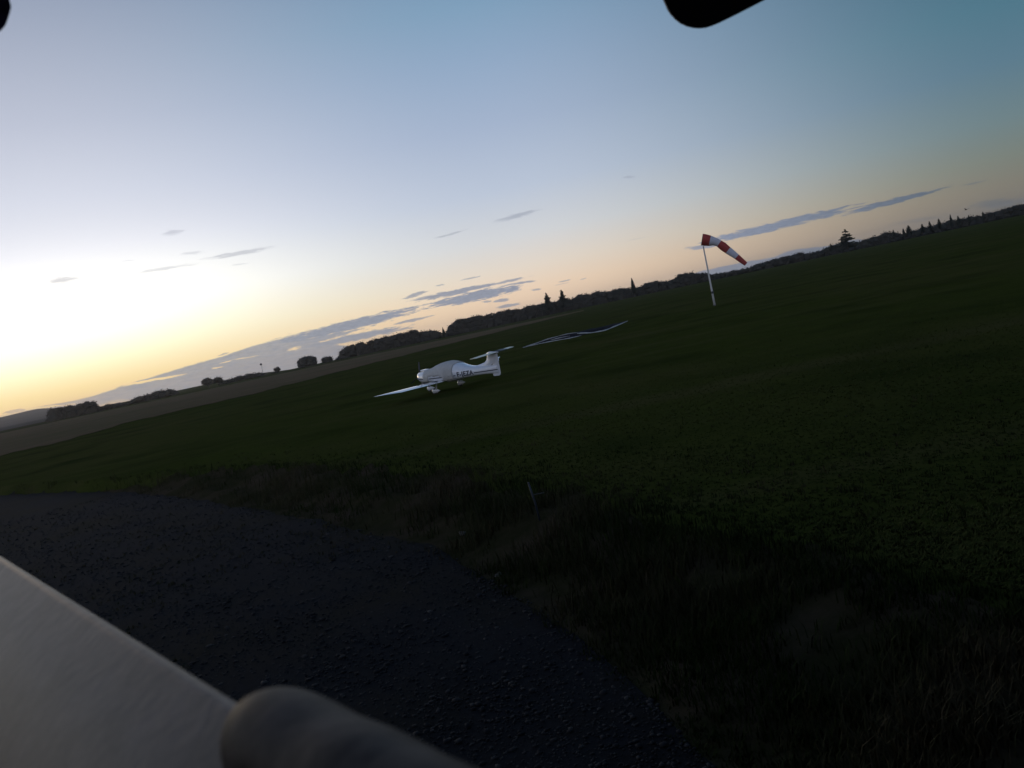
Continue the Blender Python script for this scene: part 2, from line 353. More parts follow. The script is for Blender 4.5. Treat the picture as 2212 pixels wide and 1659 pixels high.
def gz(x, y, rough=True):
    x = np.asarray(x, float); y = np.asarray(y, float)
    g = GE(x); b = np.maximum(BE(x), g + .6)
    t = np.clip((y - g) / (b - g), 0, 1); s = t * t * (3 - 2 * t)
    z = ZG + (0 - ZG) * s + hills(x, y)
    if rough:
        bump = np.sin(t * np.pi) * .05
        z = z + bump * (np.sin(x * 3.1 + y * 1.7) + np.sin(x * 1.3 - y * 2.9 + 1) + .6 * np.sin(x * 6.3 + y * 5.1))
        z = z + (t >= 1) * .018 * (np.sin(x * .9 + y * .35) * np.sin(y * .7 - x * .2) + .6 * np.sin(x * 2.3 + 1.1 * y))
    return z
def on_ground(x, y):
    v = ray(x, y); t = 0.5
    for _ in range(4000):
        p = Vector((0, 0, HCAM)) + v * t
        if p.z <= float(gz(p.x, p.y)): return p
        t *= 1.002
    return p
# polar sheet round the yard, fine inside the view, reaching the horizon
azs = np.radians(np.concatenate([np.arange(-180, -44, 4), np.arange(-44, 44, .35), np.arange(44, 180, 4)]))
rs = np.concatenate([[0.3, 1.0, 2.0], np.geomspace(2.6, 60, 190), np.geomspace(62, 500, 50), np.geomspace(520, 4200, 42)])
RR, AA = np.meshgrid(rs, azs, indexing='ij'); X = RR * np.sin(AA); Y = RR * np.cos(AA); Z = gz(X, Y)
V = np.stack([X, Y, Z], -1).reshape(-1, 3); na = len(azs); nr = len(rs)
i, j = np.meshgrid(np.arange(nr - 1), np.arange(na), indexing='ij'); k = (j + 1) % na
Fq = np.stack([i * na + j, i * na + k, (i + 1) * na + k, (i + 1) * na + j], -1).reshape(-1, 4)[:, ::-1]
inner = len(V); V = np.vstack([V, [[0, 0, float(gz(0, 0))]]])
ground = mesh_np('ground', V, Fq, MT['turf'])
# close the middle with a fan
import bmesh
bm = bmesh.new(); bm.from_mesh(ground.data); bm.verts.ensure_lookup_table(); c0 = bm.verts[inner]
for q in range(na): bm.faces.new((c0, bm.verts[(q + 1) % na], bm.verts[q]))
bmesh.ops.recalc_face_normals(bm, faces=bm.faces)
if sum(f.normal.z for f in list(bm.faces)[:200]) < 0: bmesh.ops.reverse_faces(bm, faces=bm.faces)
bm.to_mesh(ground.data); bm.free()
ground.data.polygons.foreach_set('use_smooth', [True] * len(ground.data.polygons))
tag(ground, 'dark green mown airfield grass falling to a rough bank', kind='structure')

def sheet(name, azr, r1f, r2f, nr_, dz, m, label, step=.25, power=1.0):
    a = np.arange(azr[0], azr[1] + step, step); t = np.linspace(0, 1, nr_) ** power
    r1 = r1f(a); r2 = r2f(a)
    R_ = r1[None, :] + (r2 - r1)[None, :] * t[:, None]; A_ = np.radians(a)[None, :]
    x = R_ * np.sin(A_); y = R_ * np.cos(A_); z = gz(x, y) + dz
    V_ = np.stack([x, y, z], -1).reshape(-1, 3); n = len(a)
    i_, j_ = np.meshgrid(np.arange(nr_ - 1), np.arange(n - 1), indexing='ij')
    F_ = np.stack([i_ * n + j_, (i_ + 1) * n + j_, (i_ + 1) * n + j_ + 1, i_ * n + j_ + 1], -1).reshape(-1, 4)[:, ::-1]
    o = mesh_np(name, V_, F_, m); o.data.polygons.foreach_set('use_smooth', [True] * len(o.data.polygons))
    if o.data.polygons[0].normal.z < 0: o.data.flip_normals()
    return tag(o, label, kind='structure')
def polar(px, z=0.0):
    o = []
    for p in px:
        q = hit(*p, z); o.append((math.degrees(math.atan2(q.x, q.y)), math.hypot(q.x, q.y)))
    return interp(o)
# brown field between the green strip and the trees
r1 = polar([(-150, 1018), (0, 985), (149, 951), (273, 914), (420, 880), (549, 851), (668, 820), (800, 786), (896, 762), (1097, 712), (1262, 671)])
r2p = polar([(-150, 968), (0, 936), (84, 918), (372, 857), (722, 782.5), (896, 746), (1097, 703.5), (1262, 669)])
wob = lambda a: 1 + .012 * np.sin(a * 2.1) + .008 * np.sin(a * 5.3 + 1)
sheet('brown_field', (-40, 5.4), lambda a: r1(a) * wob(a), lambda a: np.minimum(r2p(a), 455), 40, .05, MT['plough'], 'brown ploughed strip between the green airfield and the trees')
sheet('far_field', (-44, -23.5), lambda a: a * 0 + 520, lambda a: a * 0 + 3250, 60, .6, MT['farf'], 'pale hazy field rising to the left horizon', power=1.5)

# bank: thatch and bare soil under the rough grass
def bank_sheet():
    xs = np.arange(-17, 7, .08); n = len(xs); tt = np.linspace(0, 1, 46)
    g = GE(xs); b = np.maximum(BE(xs), g + .6); lo = g - .12 * (b - g) - .15; hi = g + (b - g) * (.86 + .08 * np.sin(xs * 3.1) + .05 * np.sin(xs * 13.0)) * np.clip((xs + 17) / 8, .05, 1)
    y = lo[None] + (hi - lo)[None] * tt[:, None]; x = np.broadcast_to(xs, y.shape); z = gz(x, y) + .006 + .0016 * np.hypot(x, y)
    V_ = np.stack([x, y, z], -1).reshape(-1, 3); i_, j_ = np.meshgrid(np.arange(45), np.arange(n - 1), indexing='ij')
    F_ = np.stack([i_ * n + j_, i_ * n + j_ + 1, (i_ + 1) * n + j_ + 1, (i_ + 1) * n + j_], -1).reshape(-1, 4)
    o = mesh_np('bank', V_, F_, MT['soil'])
    if o.data.polygons[0].normal.z < 0: o.data.flip_normals()
    o.data.polygons.foreach_set('use_smooth', [True] * len(o.data.polygons)); return tag(o, 'low rough earth bank between the gravel and the mown grass', kind='structure')
bank_sheet()
# gravel yard: conforming grid clipped to the near side of the edge
def gravel_sheet():
    xs = np.concatenate([np.arange(-60, -24, 1.5), np.arange(-24, 3.4, .12)]); n = len(xs); tt = np.linspace(0, 1, 150) ** 1.8
    g = GE(xs) + .10 * np.sin(xs * 2.7) + .07 * np.sin(xs * 7.1 + 1) + .04 * np.sin(xs * 17.0)
    lo = np.full_like(xs, -8.0); g = np.maximum(g, lo + .5)
    y = g[None, :] + (lo - g)[None, :] * tt[:, None]; x = np.broadcast_to(xs, y.shape)
    z = gz(x, y) + .012 + .0020 * np.hypot(x, y) + .006 * np.sin(x * 2.3) * np.sin(y * 1.9)
    V_ = np.stack([x, y, z], -1).reshape(-1, 3)
    i_, j_ = np.meshgrid(np.arange(149), np.arange(n - 1), indexing='ij')
    F_ = np.stack([i_ * n + j_, (i_ + 1) * n + j_, (i_ + 1) * n + j_ + 1, i_ * n + j_ + 1], -1).reshape(-1, 4)
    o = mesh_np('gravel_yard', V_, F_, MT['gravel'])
    if o.data.polygons[0].normal.z < 0: o.data.flip_normals()
    o.data.polygons.foreach_set('use_smooth', [True] * len(o.data.polygons))
    return tag(o, 'dark gravel yard below the camera', kind='structure')
gravel_sheet()

# ---------------------------------------------------------------- grass and stones (uncountable)
rng = np.random.default_rng(7)
def blades(name, P, h, w, lean, tone, m, label, per=7):
    n = len(P) * per; base = np.repeat(P, per, 0); hh = np.repeat(h, per) * rng.uniform(.5, 1.15, n)
    spread = np.repeat(h, per) * .35
    base = base + np.stack([rng.normal(0, 1, n) * spread, rng.normal(0, 1, n) * spread, np.zeros(n)], -1)
    a = rng.uniform(0, 2 * np.pi, n); d = np.stack([np.cos(a), np.sin(a), np.zeros(n)], -1)
    side = np.stack([-np.sin(a), np.cos(a), np.zeros(n)], -1) * (w * rng.uniform(.6, 1.4, n))[:, None] * .5
    le = rng.uniform(.2, 1, n)[:, None] * lean
    mid = base + np.array([0, 0, 1]) * (hh * .6)[:, None] + d * hh[:, None] * le * .3
    tip = base + np.array([0, 0, 1]) * (hh * .95)[:, None] + d * hh[:, None] * le
    V_ = np.concatenate([base - side, base + side, mid + side * .8, mid - side * .8, tip], 1).reshape(-1, 3)
    b = np.arange(n)[:, None] * 5
    F_ = np.concatenate([b + [[0, 1, 2]], b + [[0, 2, 3]], b + [[3, 2, 4]]], 0)
    tn = np.clip(np.repeat(np.repeat(tone, per) + rng.normal(0, .12, n), 5), 0, 1)
    o = mesh_np(name, V_, F_, m, tn); return tag(o, label, 'grass', kind='stuff')
def scatter(n, azr, rr, p=0.0):
    a = np.radians(rng.uniform(*azr, n)); u = rng.uniform(0, 1, n); r = rr[0] * (rr[1] / rr[0]) ** u
    return r * np.sin(a), r * np.cos(a)
def vnoise(x, y, s):
    return np.array([noise.noise(Vector((a * s, b * s, 3.3))) for a, b in zip(x, y)])
x, y = scatter(40000, (-36, 50), (4.0, 46)); g = GE(x); b = np.maximum(BE(x), g + .6); t = (y - g) / (b - g)
k = (t > -.06) & (t < 1 + rng.exponential(.28, len(x))); x, y, t = x[k], y[k], t[k]
patch = vnoise(x, y, .55); dry = np.clip(.30 + patch * 1.1 + rng.normal(0, .10, len(x)) - .25 * (t > .8), 0, 1)
hh = (.13 + .20 * np.sin(np.clip(t, 0, 1) * np.pi) + .08 * patch) * rng.uniform(.7, 1.2, len(x)); hh = np.where(t > 1, rng.uniform(.04, .10, len(x)), np.clip(hh, .06, .45))
p2 = vnoise(x + 40, y, .8); hh = hh * np.clip(np.hypot(x, y) / 11, .5, 1); kk = (p2 < .20) | (rng.uniform(0, 1, len(x)) < .12) | (t > .74)
x, y, hh, dry = x[kk], y[kk], hh[kk], dry[kk] * .8
blades('bank_grass', np.stack([x, y, gz(x, y) - .01], -1), hh, .011, .8, dry, MT['blade'], 'rough tangled dead and green grass on the bank beside the gravel', 8)
x, y = scatter(90000, (-36, 42), (5.5, 42)); b = np.maximum(BE(x), GE(x) + .6); k = y > b; x, y = x[k], y[k]
patch = vnoise(x, y, .35); r = np.hypot(x, y)
blades('field_grass', np.stack([x, y, gz(x, y) - .005], -1), np.clip(.034 + .02 * patch, .018, .06) * np.clip(1.3 - r / 45, .3, 1), .013, 2.0, .4 + patch * .9, MT['blade2'], 'short mown grass of the airfield', 4)
x, y = scatter(9000, (-32, 12), (4.0, 36)); k = y < GE(x) - .05; x, y = x[k], y[k]
pn = vnoise(x * 1.0, y * .45, .42); k = (pn > .16) & (rng.uniform(0, 1, len(x)) < .5); x, y = x[k], y[k]
blades('gravel_weeds', np.stack([x, y, gz(x, y) + .01 + .002 * np.hypot(x, y)], -1), rng.uniform(.03, .08, len(x)), .010, 1.0, rng.uniform(.1, .7, len(x)), MT['blade'], 'low weeds and thin grass growing through the gravel', 6)
ico = [(0, 0, 1), (.894, 0, .447), (.276, .851, .447), (-.724, .526, .447), (-.724, -.526, .447), (.276, -.851, .447), (.724, .526, -.447), (-.276, .851, -.447), (-.894, 0, -.447), (-.276, -.851, -.447), (.724, -.526, -.447), (0, 0, -1)]
icf = [(0, 1, 2), (0, 2, 3), (0, 3, 4), (0, 4, 5), (0, 5, 1), (1, 6, 2), (2, 7, 3), (3, 8, 4), (4, 9, 5), (5, 10, 1), (2, 6, 7), (3, 7, 8), (4, 8, 9), (5, 9, 10), (1, 10, 6), (11, 7, 6), (11, 8, 7), (11, 9, 8), (11, 10, 9), (11, 6, 10)]
x, y = scatter(60000, (-34, 14), (3.6, 34)); k = y < GE(x) + .1; x, y = x[k], y[k]; n = len(x)
sz = np.exp(rng.normal(np.log(.0065), .5, n)) * (1 + np.hypot(x, y) / 30); sz = np.clip(sz, .004, .035)
I = np.array(ico)[None] * (1 + rng.uniform(-.3, .3, (n, 12, 1))) * sz[:, None, None] * np.stack([rng.uniform(.8, 1.4, n), rng.uniform(.8, 1.4, n), rng.uniform(.45, .8, n)], -1)[:, None, :]
V_ = (I + np.stack([x, y, gz(x, y) + .012 + .002 * np.hypot(x, y) + sz * .15], -1)[:, None, :]).reshape(-1, 3)
F_ = (np.array(icf)[None] + (np.arange(n) * 12)[:, None, None]).reshape(-1, 3)
tag(mesh_np('gravel_stones', V_, F_, MT['stone'], np.repeat(np.clip(rng.beta(1.3, 4, n), 0, 1), 12)), 'loose crushed stones scattered over the dark gravel yard', 'gravel', kind='stuff')
def rock(px, size, label, seed):
    p = on_ground(*px); r_ = random.Random(seed); bm = bmesh.new(); bmesh.ops.create_icosphere(bm, subdivisions=3, radius=1)
    for v in bm.verts:
        f = 1 + .35 * noise.noise(v.co * 1.3 + Vector((seed, 0, 0)))
        v.co = Vector((v.co.x * f * size[0], v.co.y * f * size[1], v.co.z * f * size[2]))
    me = bpy.data.meshes.new('stone'); bm.to_mesh(me); bm.free(); me.materials.append(mat('pale_stone', (.09, .08, .065), .8, var=.25, scale=9, bump=.5, bscale=20))
    o = bpy.data.objects.new('stone', me); COL.objects.link(o); o.location = p + Vector((0, 0, size[2] * .5)); o.rotation_euler = (0, .5, r_.random() * 3)
    tag(o, label, 'stone', 'pale stones at the gravel edge')
rock((1003, 1157), (.085, .06, .045), 'pale tilted stone in the grass above the gravel edge, the farther of two', 3)
rock((1078, 1248), (.045, .035, .05), 'small pale upright stone on the gravel edge, the nearer of two', 8)

# ---------------------------------------------------------------- leaning stake on the bank
p = on_ground(1168, 1128); tpx = at_range(1141, 1042, math.hypot(p.x, p.y)); h = (tpx.z - p.z)
st = empty('marker_stake', p); tag(st, 'thin faded blue stake leaning in the rough bank', 'stake')
m_ = MB(); m_.tube([(0, 0, -.1), (-.02, 0, h * .5), (tpx.x - p.x, tpx.y - p.y, h)], [.013, .014, .013], 8); m_.build('post', MT['stakem'], st)
m_ = MB(); m_.box((.06, 0, h * .68), (.15, .012, .012), bev=.003); m_.build('crossbar', MT['dark'], st)

# ---------------------------------------------------------------- light aircraft
XM, YM = -3.17, 42.4
YAW = math.radians(47)                       # nose points left and away
fwd = Vector((-math.cos(YAW), math.sin(YAW), 0)); lft = Vector((-math.sin(YAW), -math.cos(YAW), 0))
base = Matrix((fwd, lft, Vector((0, 0, 1)))).transposed()
att = Matrix.Rotation(math.radians(-2.0), 3, 'Y') @ Matrix.Rotation(math.radians(-2.6), 3, 'X')
plane = empty('light_aircraft', (XM, YM, float(gz(XM, YM, False)) + .01), (base @ att).to_euler())
tag(plane, 'small white low wing aeroplane parked on the grass with a grey cover over its cockpit', 'aeroplane')
PS = [(1.66, .62, .98, .17), (1.60, .58, 1.02, .27), (1.40, .53, 1.05, .38), (1.05, .48, 1.08, .46), (.62, .46, 1.12, .53), (.3, .45, 1.19, .56), (-.05, .45, 1.29, .57),
      (-.45, .45, 1.36, .57), (-.80, .46, 1.375, .56), (-1.15, .48, 1.33, .52), (-1.5, .51, 1.24, .46), (-1.85, .54, 1.13, .39), (-2.25, .57, 1.06, .32), (-2.75, .60, 1.02, .25),
      (-3.2, .61, 1.01, .19), (-3.6, .61, 1.00, .13), (-4.0, .61, .98, .05)]
px_ = [s[0] for s in PS][::-1]
fb = lambda x: float(np.interp(x, px_, [s[1] for s in PS][::-1])); ft = lambda x: float(np.interp(x, px_, [s[2] for s in PS][::-1])); fw = lambda x: float(np.interp(x, px_, [s[3] for s in PS][::-1]))
def sec(x, off=0.0, n=32):
    zc = (fb(x) + ft(x)) / 2 - .05 * (fw(x) / .57); o = []
    for k in range(n):
        a = 2 * math.pi * k / n; ca, sa = math.cos(a), math.sin(a); e = 2 / 2.5
        h_ = (ft(x) - zc if sa > 0 else zc - fb(x)) + off; w_ = fw(x) + off
        o.append(Vector((x, w_ * math.copysign(abs(ca) ** e, ca), zc + h_ * math.copysign(abs(sa) ** e, sa))))
    return o
def side_y(x, z, off=.006):
    zc = (fb(x) + ft(x)) / 2 - .05 * (fw(x) / .57); h_ = (ft(x) - zc) if z > zc else (zc - fb(x))
    q = min(1, abs(z - zc) / h_); return fw(x) * (1 - q ** 2.5) ** .4 + off
xs = list(np.interp(np.linspace(0, 1, 60), [0, 1], [1.66, -4.0])); xs = sorted(set([1.66, 1.63, 1.6, 1.55] + xs), reverse=True)
m_ = MB(); m_.loft([sec(x) for x in xs]); fus = m_.build('fuselage', MT['white'], plane)
# cover over the cockpit with front and rear flaps
def zlow(x):
    if x > .50: return .60
    if x > .36: return .60 + (.50 - x) / .14 * .26
    if x > -.62: return .86 - (.36 - x) * .04
    if x > -.80: return .82 - (-.62 - x) / .18 * .42
    return .40
cx_ = np.linspace(.86, -1.36, 60); m_ = MB(); n = 72; rings = []
for q, x in enumerate(cx_):
    wr = .012 * math.sin(q * .9) + .010 * math.sin(q * 2.1)
    rings.append([p_ + (Vector((0, p_.y, p_.z - .8)).normalized() * (.012 * noise.noise(Vector((x * 4, k_ * .4, 0))) + wr * .3)) for k_, p_ in enumerate(sec(x, .028, n))])
vs = [v for r_ in rings for v in r_]; fs = []
for i_ in range(len(rings) - 1):
    for j_ in range(n):
        k_ = (j_ + 1) % n; c = (rings[i_][j_].z + rings[i_ + 1][k_].z) / 2; xc = (cx_[i_] + cx_[i_ + 1]) / 2
        lim = zlow(xc)
        if xc < -1.18: lim = zlow(xc) + 0
        if c > lim and not (xc < -1.22 and c > 1.30 - (-1.22 - xc) * .1 and False): fs.append((i_ * n + j_, i_ * n + k_, (i_ + 1) * n + k_, (i_ + 1) * n + j_))
m_.add(vs, fs); cov = m_.build('canopy_cover', MT['cover'], plane)
cov['label'] = 'grey cloth cover strapped over the cockpit'
sol = cov.modifiers.new('thickness', 'SOLIDIFY'); sol.thickness = .006; sol.offset = 1
# side stripe
def zs(x): return .735 + .012 * (-x)
for sgn in (1, -1):
    for a, b_ in ((1.5, .88), (.34, -.62), (-1.37, -1.52), (-2.62, -4.0)):
        m_ = MB()
        q = np.linspace(a, b_, 24)
        m_.loft([[Vector((x, sgn * side_y(x, zs(x) + d), zs(x) + d)) for d in (-.020, -.007, .007, .020)] for x in q], closed=False)
        m_.build('side_stripe', MT['navy'], fus)
# registration letters
def letters(txt, size, fn, name, parent, m__):
    cu = bpy.data.curves.new(name, 'FONT'); cu.body = txt; cu.size = size; cu.space_character = 1.10; cu.offset = size * .030; cu.resolution_u = 3
    tmp = bpy.data.objects.new('tmp', cu); COL.objects.link(tmp); dg = bpy.context.evaluated_depsgraph_get()
    me = bpy.data.meshes.new_from_object(tmp.evaluated_get(dg)); bpy.data.objects.remove(tmp)
    bm = bmesh.new(); bm.from_mesh(me)
    bmesh.ops.subdivide_edges(bm, edges=[e for e in bm.edges if e.calc_length() > .05], cuts=2)
    for v in bm.verts: v.co = fn(v.co)
    bm.to_mesh(me); bm.free(); me.name = name; me.materials.clear(); me.materials.append(m__)
    o = bpy.data.objects.new(name, me); COL.objects.link(o); o.parent = parent; return o
TW = 1.02 / (6 * .62)
reg = letters('F-JEZA', .30, lambda c: Vector((-1.60 - c.x * 1.04, side_y(-1.60 - c.x * 1.04, .665 + .012 * (1.56 + c.x) + c.y, .008), .665 + .012 * (1.56 + c.x) + c.y)), 'registration', fus, MT['navy'])
reg2 = letters('F-JEZA', .30, lambda c: Vector((-2.62 + c.x * 1.04, -side_y(-2.62 + c.x * 1.04, .66 + c.y, .008), .66 + c.y)), 'registration', fus, MT['navy'])
# cowl details
m_ = MB()
for s in (1, -1): m_.tube([(1.64, s * .12, .70), (1.685, s * .12, .70)], [.055, .06], 14, sx=1.3)
m_.build('air_intake', MT['black'], fus)
m_ = MB(); m_.box((1.30, 0, .47), (.42, .40, .10), bev=.03); m_.build('lower_scoop', MT['dark'], fus)
m_ = MB(); m_.box((1.25, 0, 1.10), (.34, .30, .05), bev=.02); m_.build('cowl_blister', MT['white'], fus)
m_ = MB(); m_.tube([(1.2, .36, .56), (1.0, .44, .50), (.8, .46, .44)], .018, 8); m_.build('exhaust_pipe', MT['dark'], fus)
# spinner and propeller
sp_ = MB(); q = np.linspace(0, 1, 10); sp_.tube([(1.68 + .20 * t_, 0, .84) for t_ in q], [.085 * math.sqrt(max(1 - t_ ** 2, .0008)) for t_ in q], 20); spn = sp_.build('spinner', MT['yellowed'], plane)
for a in (100, 220, 340):
    m_ = MB(); rings = []
    for t_ in np.linspace(0, 1, 12):
        r_ = .09 + t_ * .60; ch = .035 + .06 * math.sin(min(1, t_ * 1.15) * math.pi * .85); tw = math.radians(60 - 42 * t_)
        ring = []
        for k in range(10):
            u = 2 * math.pi * k / 10; c_ = math.cos(u) * ch * .5; h_ = math.sin(u) * ch * .12
            lx = c_ * math.sin(tw) + h_ * math.cos(tw); ly = c_ * math.cos(tw) - h_ * math.sin(tw)
            ring.append(Vector((1.71 + lx, ly, r_)))
        rings.append(ring)
    m_.loft(rings); R_ = Matrix.Rotation(math.radians(a - 90), 3, 'X')
    m_.v = [tuple(Vector((0, 0, .84)) + R_ @ Vector(v)) for v in m_.v]
    m_.build('propeller_blade', MT['dark'], plane)
# wings
def foil(xle, ch, y, z, t0=0.0, t1=1.0, th=.095, n=14):
    f = lambda t: th * 5 * (.2969 * math.sqrt(max(t, 0)) - .126 * t - .3516 * t ** 2 + .2843 * t ** 3 - .1015 * t ** 4) * ch
    cam_ = lambda t: .014 * math.sin(math.pi * t) * ch
    ts = [t0 + (t1 - t0) * (.5 - .5 * math.cos(math.pi * k / n)) for k in range(n + 1)]
    up = [Vector((xle - t * ch, y, z + cam_(t) + f(t))) for t in ts]; lo = [Vector((xle - t * ch, y, z + cam_(t) - f(t) * .8)) for t in ts]
    return up + lo[::-1][(1 if t1 == 1 else 0):(-1 if t0 == 0 else None)]
def wst(y): return (.15, .90 - .012 * y, .535 + .052 * (y - .3))     # xle, chord, z
for s in (1, -1):
    m_ = MB(); m_.loft([foil(*(lambda a, b, c: (a, b, s * y, c))(*wst(y)), 0, .74) for y in np.linspace(.40, 3.10, 14)]); wg = m_.build('wing', MT['white'], plane, autosm=40)
    for nm, y0, y1 in (('flap', .58, 2.05), ('aileron', 2.07, 3.09)):
        m_ = MB(); m_.loft([foil(*(lambda a, b, c: (a, b, s * y, c - .004))(*wst(y)), .755, 1.0) for y in np.linspace(y0, y1, 8)]); m_.build(nm, MT['white'], wg, autosm=40)
    m_ = MB(); rg_ = []
    for y, fr in ((3.103, 1.0), (3.20, .93), (3.32, .78), (3.46, .58), (3.62, .40), (3.80, .24), (3.98, .11)):
        a, b_, c_ = wst(y); rg_.append(foil(a - .01 * (y - 3.10), b_ * fr, s * y, c_ + .03 * (y - 3.10), 0, 1.0))
    m_.loft(rg_); m_.build('wing_tip', MT['white'], wg, autosm=50)
    m_ = MB(); a, b_, c_ = wst(1.6); m_.tube([(a - .38, s * 1.7, c_ + .052), (a - .38, s * 1.7, c_ + .066)], .05, 14); m_.build('fuel_cap', MT['dark'], wg)
    m_ = MB(); a, b_, c_ = wst(.75); m_.box((a - .40, s * .72, c_ + .058), (.40, .18, .006), Matrix.Rotation(s * .045, 3, 'X')); m_.build('walkway_strip', MT['dark'], wg)
# fin, rudder, tailplane
def vfoil(xle, ch, z, th=.10, t0=0.0, t1=1.0):
    return [Vector((p_.x, p_.z, z)) for p_ in [Vector((q_.x, 0, q_.z)) for q_ in foil(xle, ch, 0, 0, t0, t1, th)]]
def fix(r_): 
    c = sum(p_.y for p_ in r_) / len(r_); return [Vector((p_.x, p_.y - c, p_.z)) for p_ in r_]
m_ = MB(); m_.loft([fix(vfoil(x0, ch, z, .09 if z > 1.1 else .07, 0, .66)) for x0, ch, z in ((-2.25, 2.0, .99), (-2.85, 1.45, 1.08), (-3.20, 1.12, 1.15), (-3.36, .86, 1.26), (-3.42, .76, 1.38), (-3.47, .70, 1.50))])
fin = m_.build('fin', MT['white'], plane, autosm=50)
m_ = MB(); m_.loft([fix(vfoil(x0, ch, z, .12, 0, 1)) for x0, ch, z in ((-3.60, .36, .49), (-3.58, .46, .52), (-3.56, .54, .62), (-3.56, .55, .9), (-3.72, .40, 1.06), (-3.86, .27, 1.25), (-3.91, .23, 1.485))])
m_.build('rudder', MT['white'], plane, autosm=50)
m_ = MB(); m_.loft([foil(-3.55 - abs(y) * .05, .56 - abs(y) * .09, y, 1.535, 0, 1, .085) for y in np.linspace(-1.18, 1.18, 15)]); tp_ = m_.build('tailplane', MT['yellowed'], plane, autosm=40)
m_ = MB(); m_.tube([(-3.48, 0, 1.545), (-3.7, 0, 1.555), (-4.22, 0, 1.54)], [.03, .055, .02], 12); m_.build('tail_fairing', MT['white'], tp_)
m_ = MB(); m_.loft([[v + Vector((0, 0, 0)) for v in foil(-3.52 - abs(y) * .05, .62 - abs(y) * .09, y, 1.535, 0, 1, .13)] for y in (-.72, -.45, -.10)]); m_.build('tailplane_dark_sleeve', MT['dark'], tp_)  # dark sleeve round the inner right part of the tailplane
# undercarriage
def leg(x, y, top, name_lean):
    m_ = MB(); m_.tube([(x + .02, top[1], top[2]), (x, y * .96, .17)], [.040, .026], 10, sx=.5); lg = m_.build('undercarriage_leg', MT['white'], plane)
    m_ = MB(); q = np.linspace(0, 1, 16); m_.tube([(x + .24 - .60 * t_, y, .165 + .02 * t_) for t_ in q], [max(.004, .118 * (math.sin(math.pi * min(1, t_ * 1.25 + .02) ** .62) if t_ < .35 else 1) * (1 if t_ < .35 else (1 - ((t_ - .35) / .65) ** 1.5))) for t_ in q], 16, sx=.62)
    m_.build('wheel_fairing', MT['white'], lg)
    m_ = MB(); R0 = [(y - .045, .09), (y - .05, .125), (y - .03, .145), (y + .03, .145), (y + .05, .125), (y + .045, .09)]
    m_.loft([[Vector((x + .04 + r_ * math.cos(2 * math.pi * k / 24), yy, .146 + r_ * math.sin(2 * math.pi * k / 24))) for k in range(24)] for yy, r_ in R0]); m_.build('tyre', MT['black'], lg)
leg(-.25, .80, (0, .62, .52), 0); leg(-.25, -.80, (0, -.62, .52), 0); leg(1.12, 0, (0, 0, .5), 0)

# ---------------------------------------------------------------- windsock
PB = on_ground(1544, 660); RB = math.hypot(PB.x, PB.y)
ws = empty('windsock', PB); tag(ws, 'red and white striped windsock hanging bent from a white pole', 'windsock')
topp = at_range(1521, 531, RB); hp = topp.z - PB.z; kx = RB / FPX * 1.04
m_ = MB(); m_.tube([(0, 0, -.1), (0, 0, hp * .22), (0, 0, hp * .55), (0, 0, hp)], [.10, .085, .072, .058], 12); pl_ = m_.build('pole', MT['pole'], ws)
m_ = MB(); m_.box((0, 0, .05), (.26, .26, .06), bev=.02); m_.build('pole_base', MT['dark'], ws)
m_ = MB(); m_.tube([(.02, 0, hp * .20), (.02, 0, hp * .24)], .11, 12); m_.build('hinge_collar', MT['dark'], pl_)
azp = math.atan2(PB.x, PB.y); hx = Vector((math.cos(azp), -math.sin(azp), 0)); away = Vector((math.sin(azp), math.cos(azp), 0))
def q2(x, y):                                   # picture point near the sock -> local offset
    v = at_range(x, y, RB); d_ = v - PB; return hx * d_.dot(hx) + Vector((0, 0, d_.z))
Z3 = lambda x, y: (1448.3 + .119 * x, 482.8 + .119 * y)
ctr = [((575, 292), 97), ((640, 300), 94), ((715, 315), 86), ((790, 325), 70), ((870, 352), 60), ((955, 415), 84 * .82), ((1045, 487), 61), ((1125, 545), 56), ((1205, 603), 49), ((1290, 672), 42), ((1372, 737), 33)]
cp = [q2(*Z3(*c)) for c, _ in ctr]; cr = [w_ * .119 * kx for _, w_ in ctr]
# resample smoothly
tt = np.arange(len(cp)); tn = np.linspace(0, len(cp) - 1, 61); P_ = [Vector([float(np.interp(t_, tt, [c[i_] for c in cp])) for i_ in range(3)]) for t_ in tn]
for _ in range(3): P_ = [P_[0]] + [(P_[i_ - 1] + P_[i_] * 2 + P_[i_ + 1]) / 4 for i_ in range(1, 60)] + [P_[-1]]
Rr = [float(np.interp(t_, tt, cr)) for t_ in tn]
m_ = MB(); rings = []; seg = 28
for i_, p_ in enumerate(P_):
    t_ = (P_[min(i_ + 1, 60)] - P_[max(i_ - 1, 0)]).normalized(); b_ = away; a_ = b_.cross(t_).normalized()
    sag = 1 - .12 * math.sin(math.pi * i_ / 60)
    rings.append([p_ + a_ * math.cos(2 * math.pi * k / seg) * Rr[i_] * (1 + .035 * math.sin(k * 1.7 + i_ * .23)) + b_ * math.sin(2 * math.pi * k / seg) * Rr[i_] * sag for k in range(seg)])
m_.loft(rings, 0, True, False)
bounds = [2.0, 4.2, 6.0, 8.0, 99]
mi = []
for i_ in range(60):
    c = tn[i_] + .05; band = next(k for k, b_ in enumerate(bounds) if c < b_); mi += [band % 2] * seg
m_.m = mi; sock = m_.build('sock', [MT['red'], MT['wht']], ws)
sol = sock.modifiers.new('thickness', 'SOLIDIFY'); sol.thickness = .012
m_ = MB(); n = 28; ring = [rings[0][k] for k in range(seg)] + [rings[0][0]]; m_.tube(ring, .022, 8); m_.build('hoop', MT['dark'], ws)

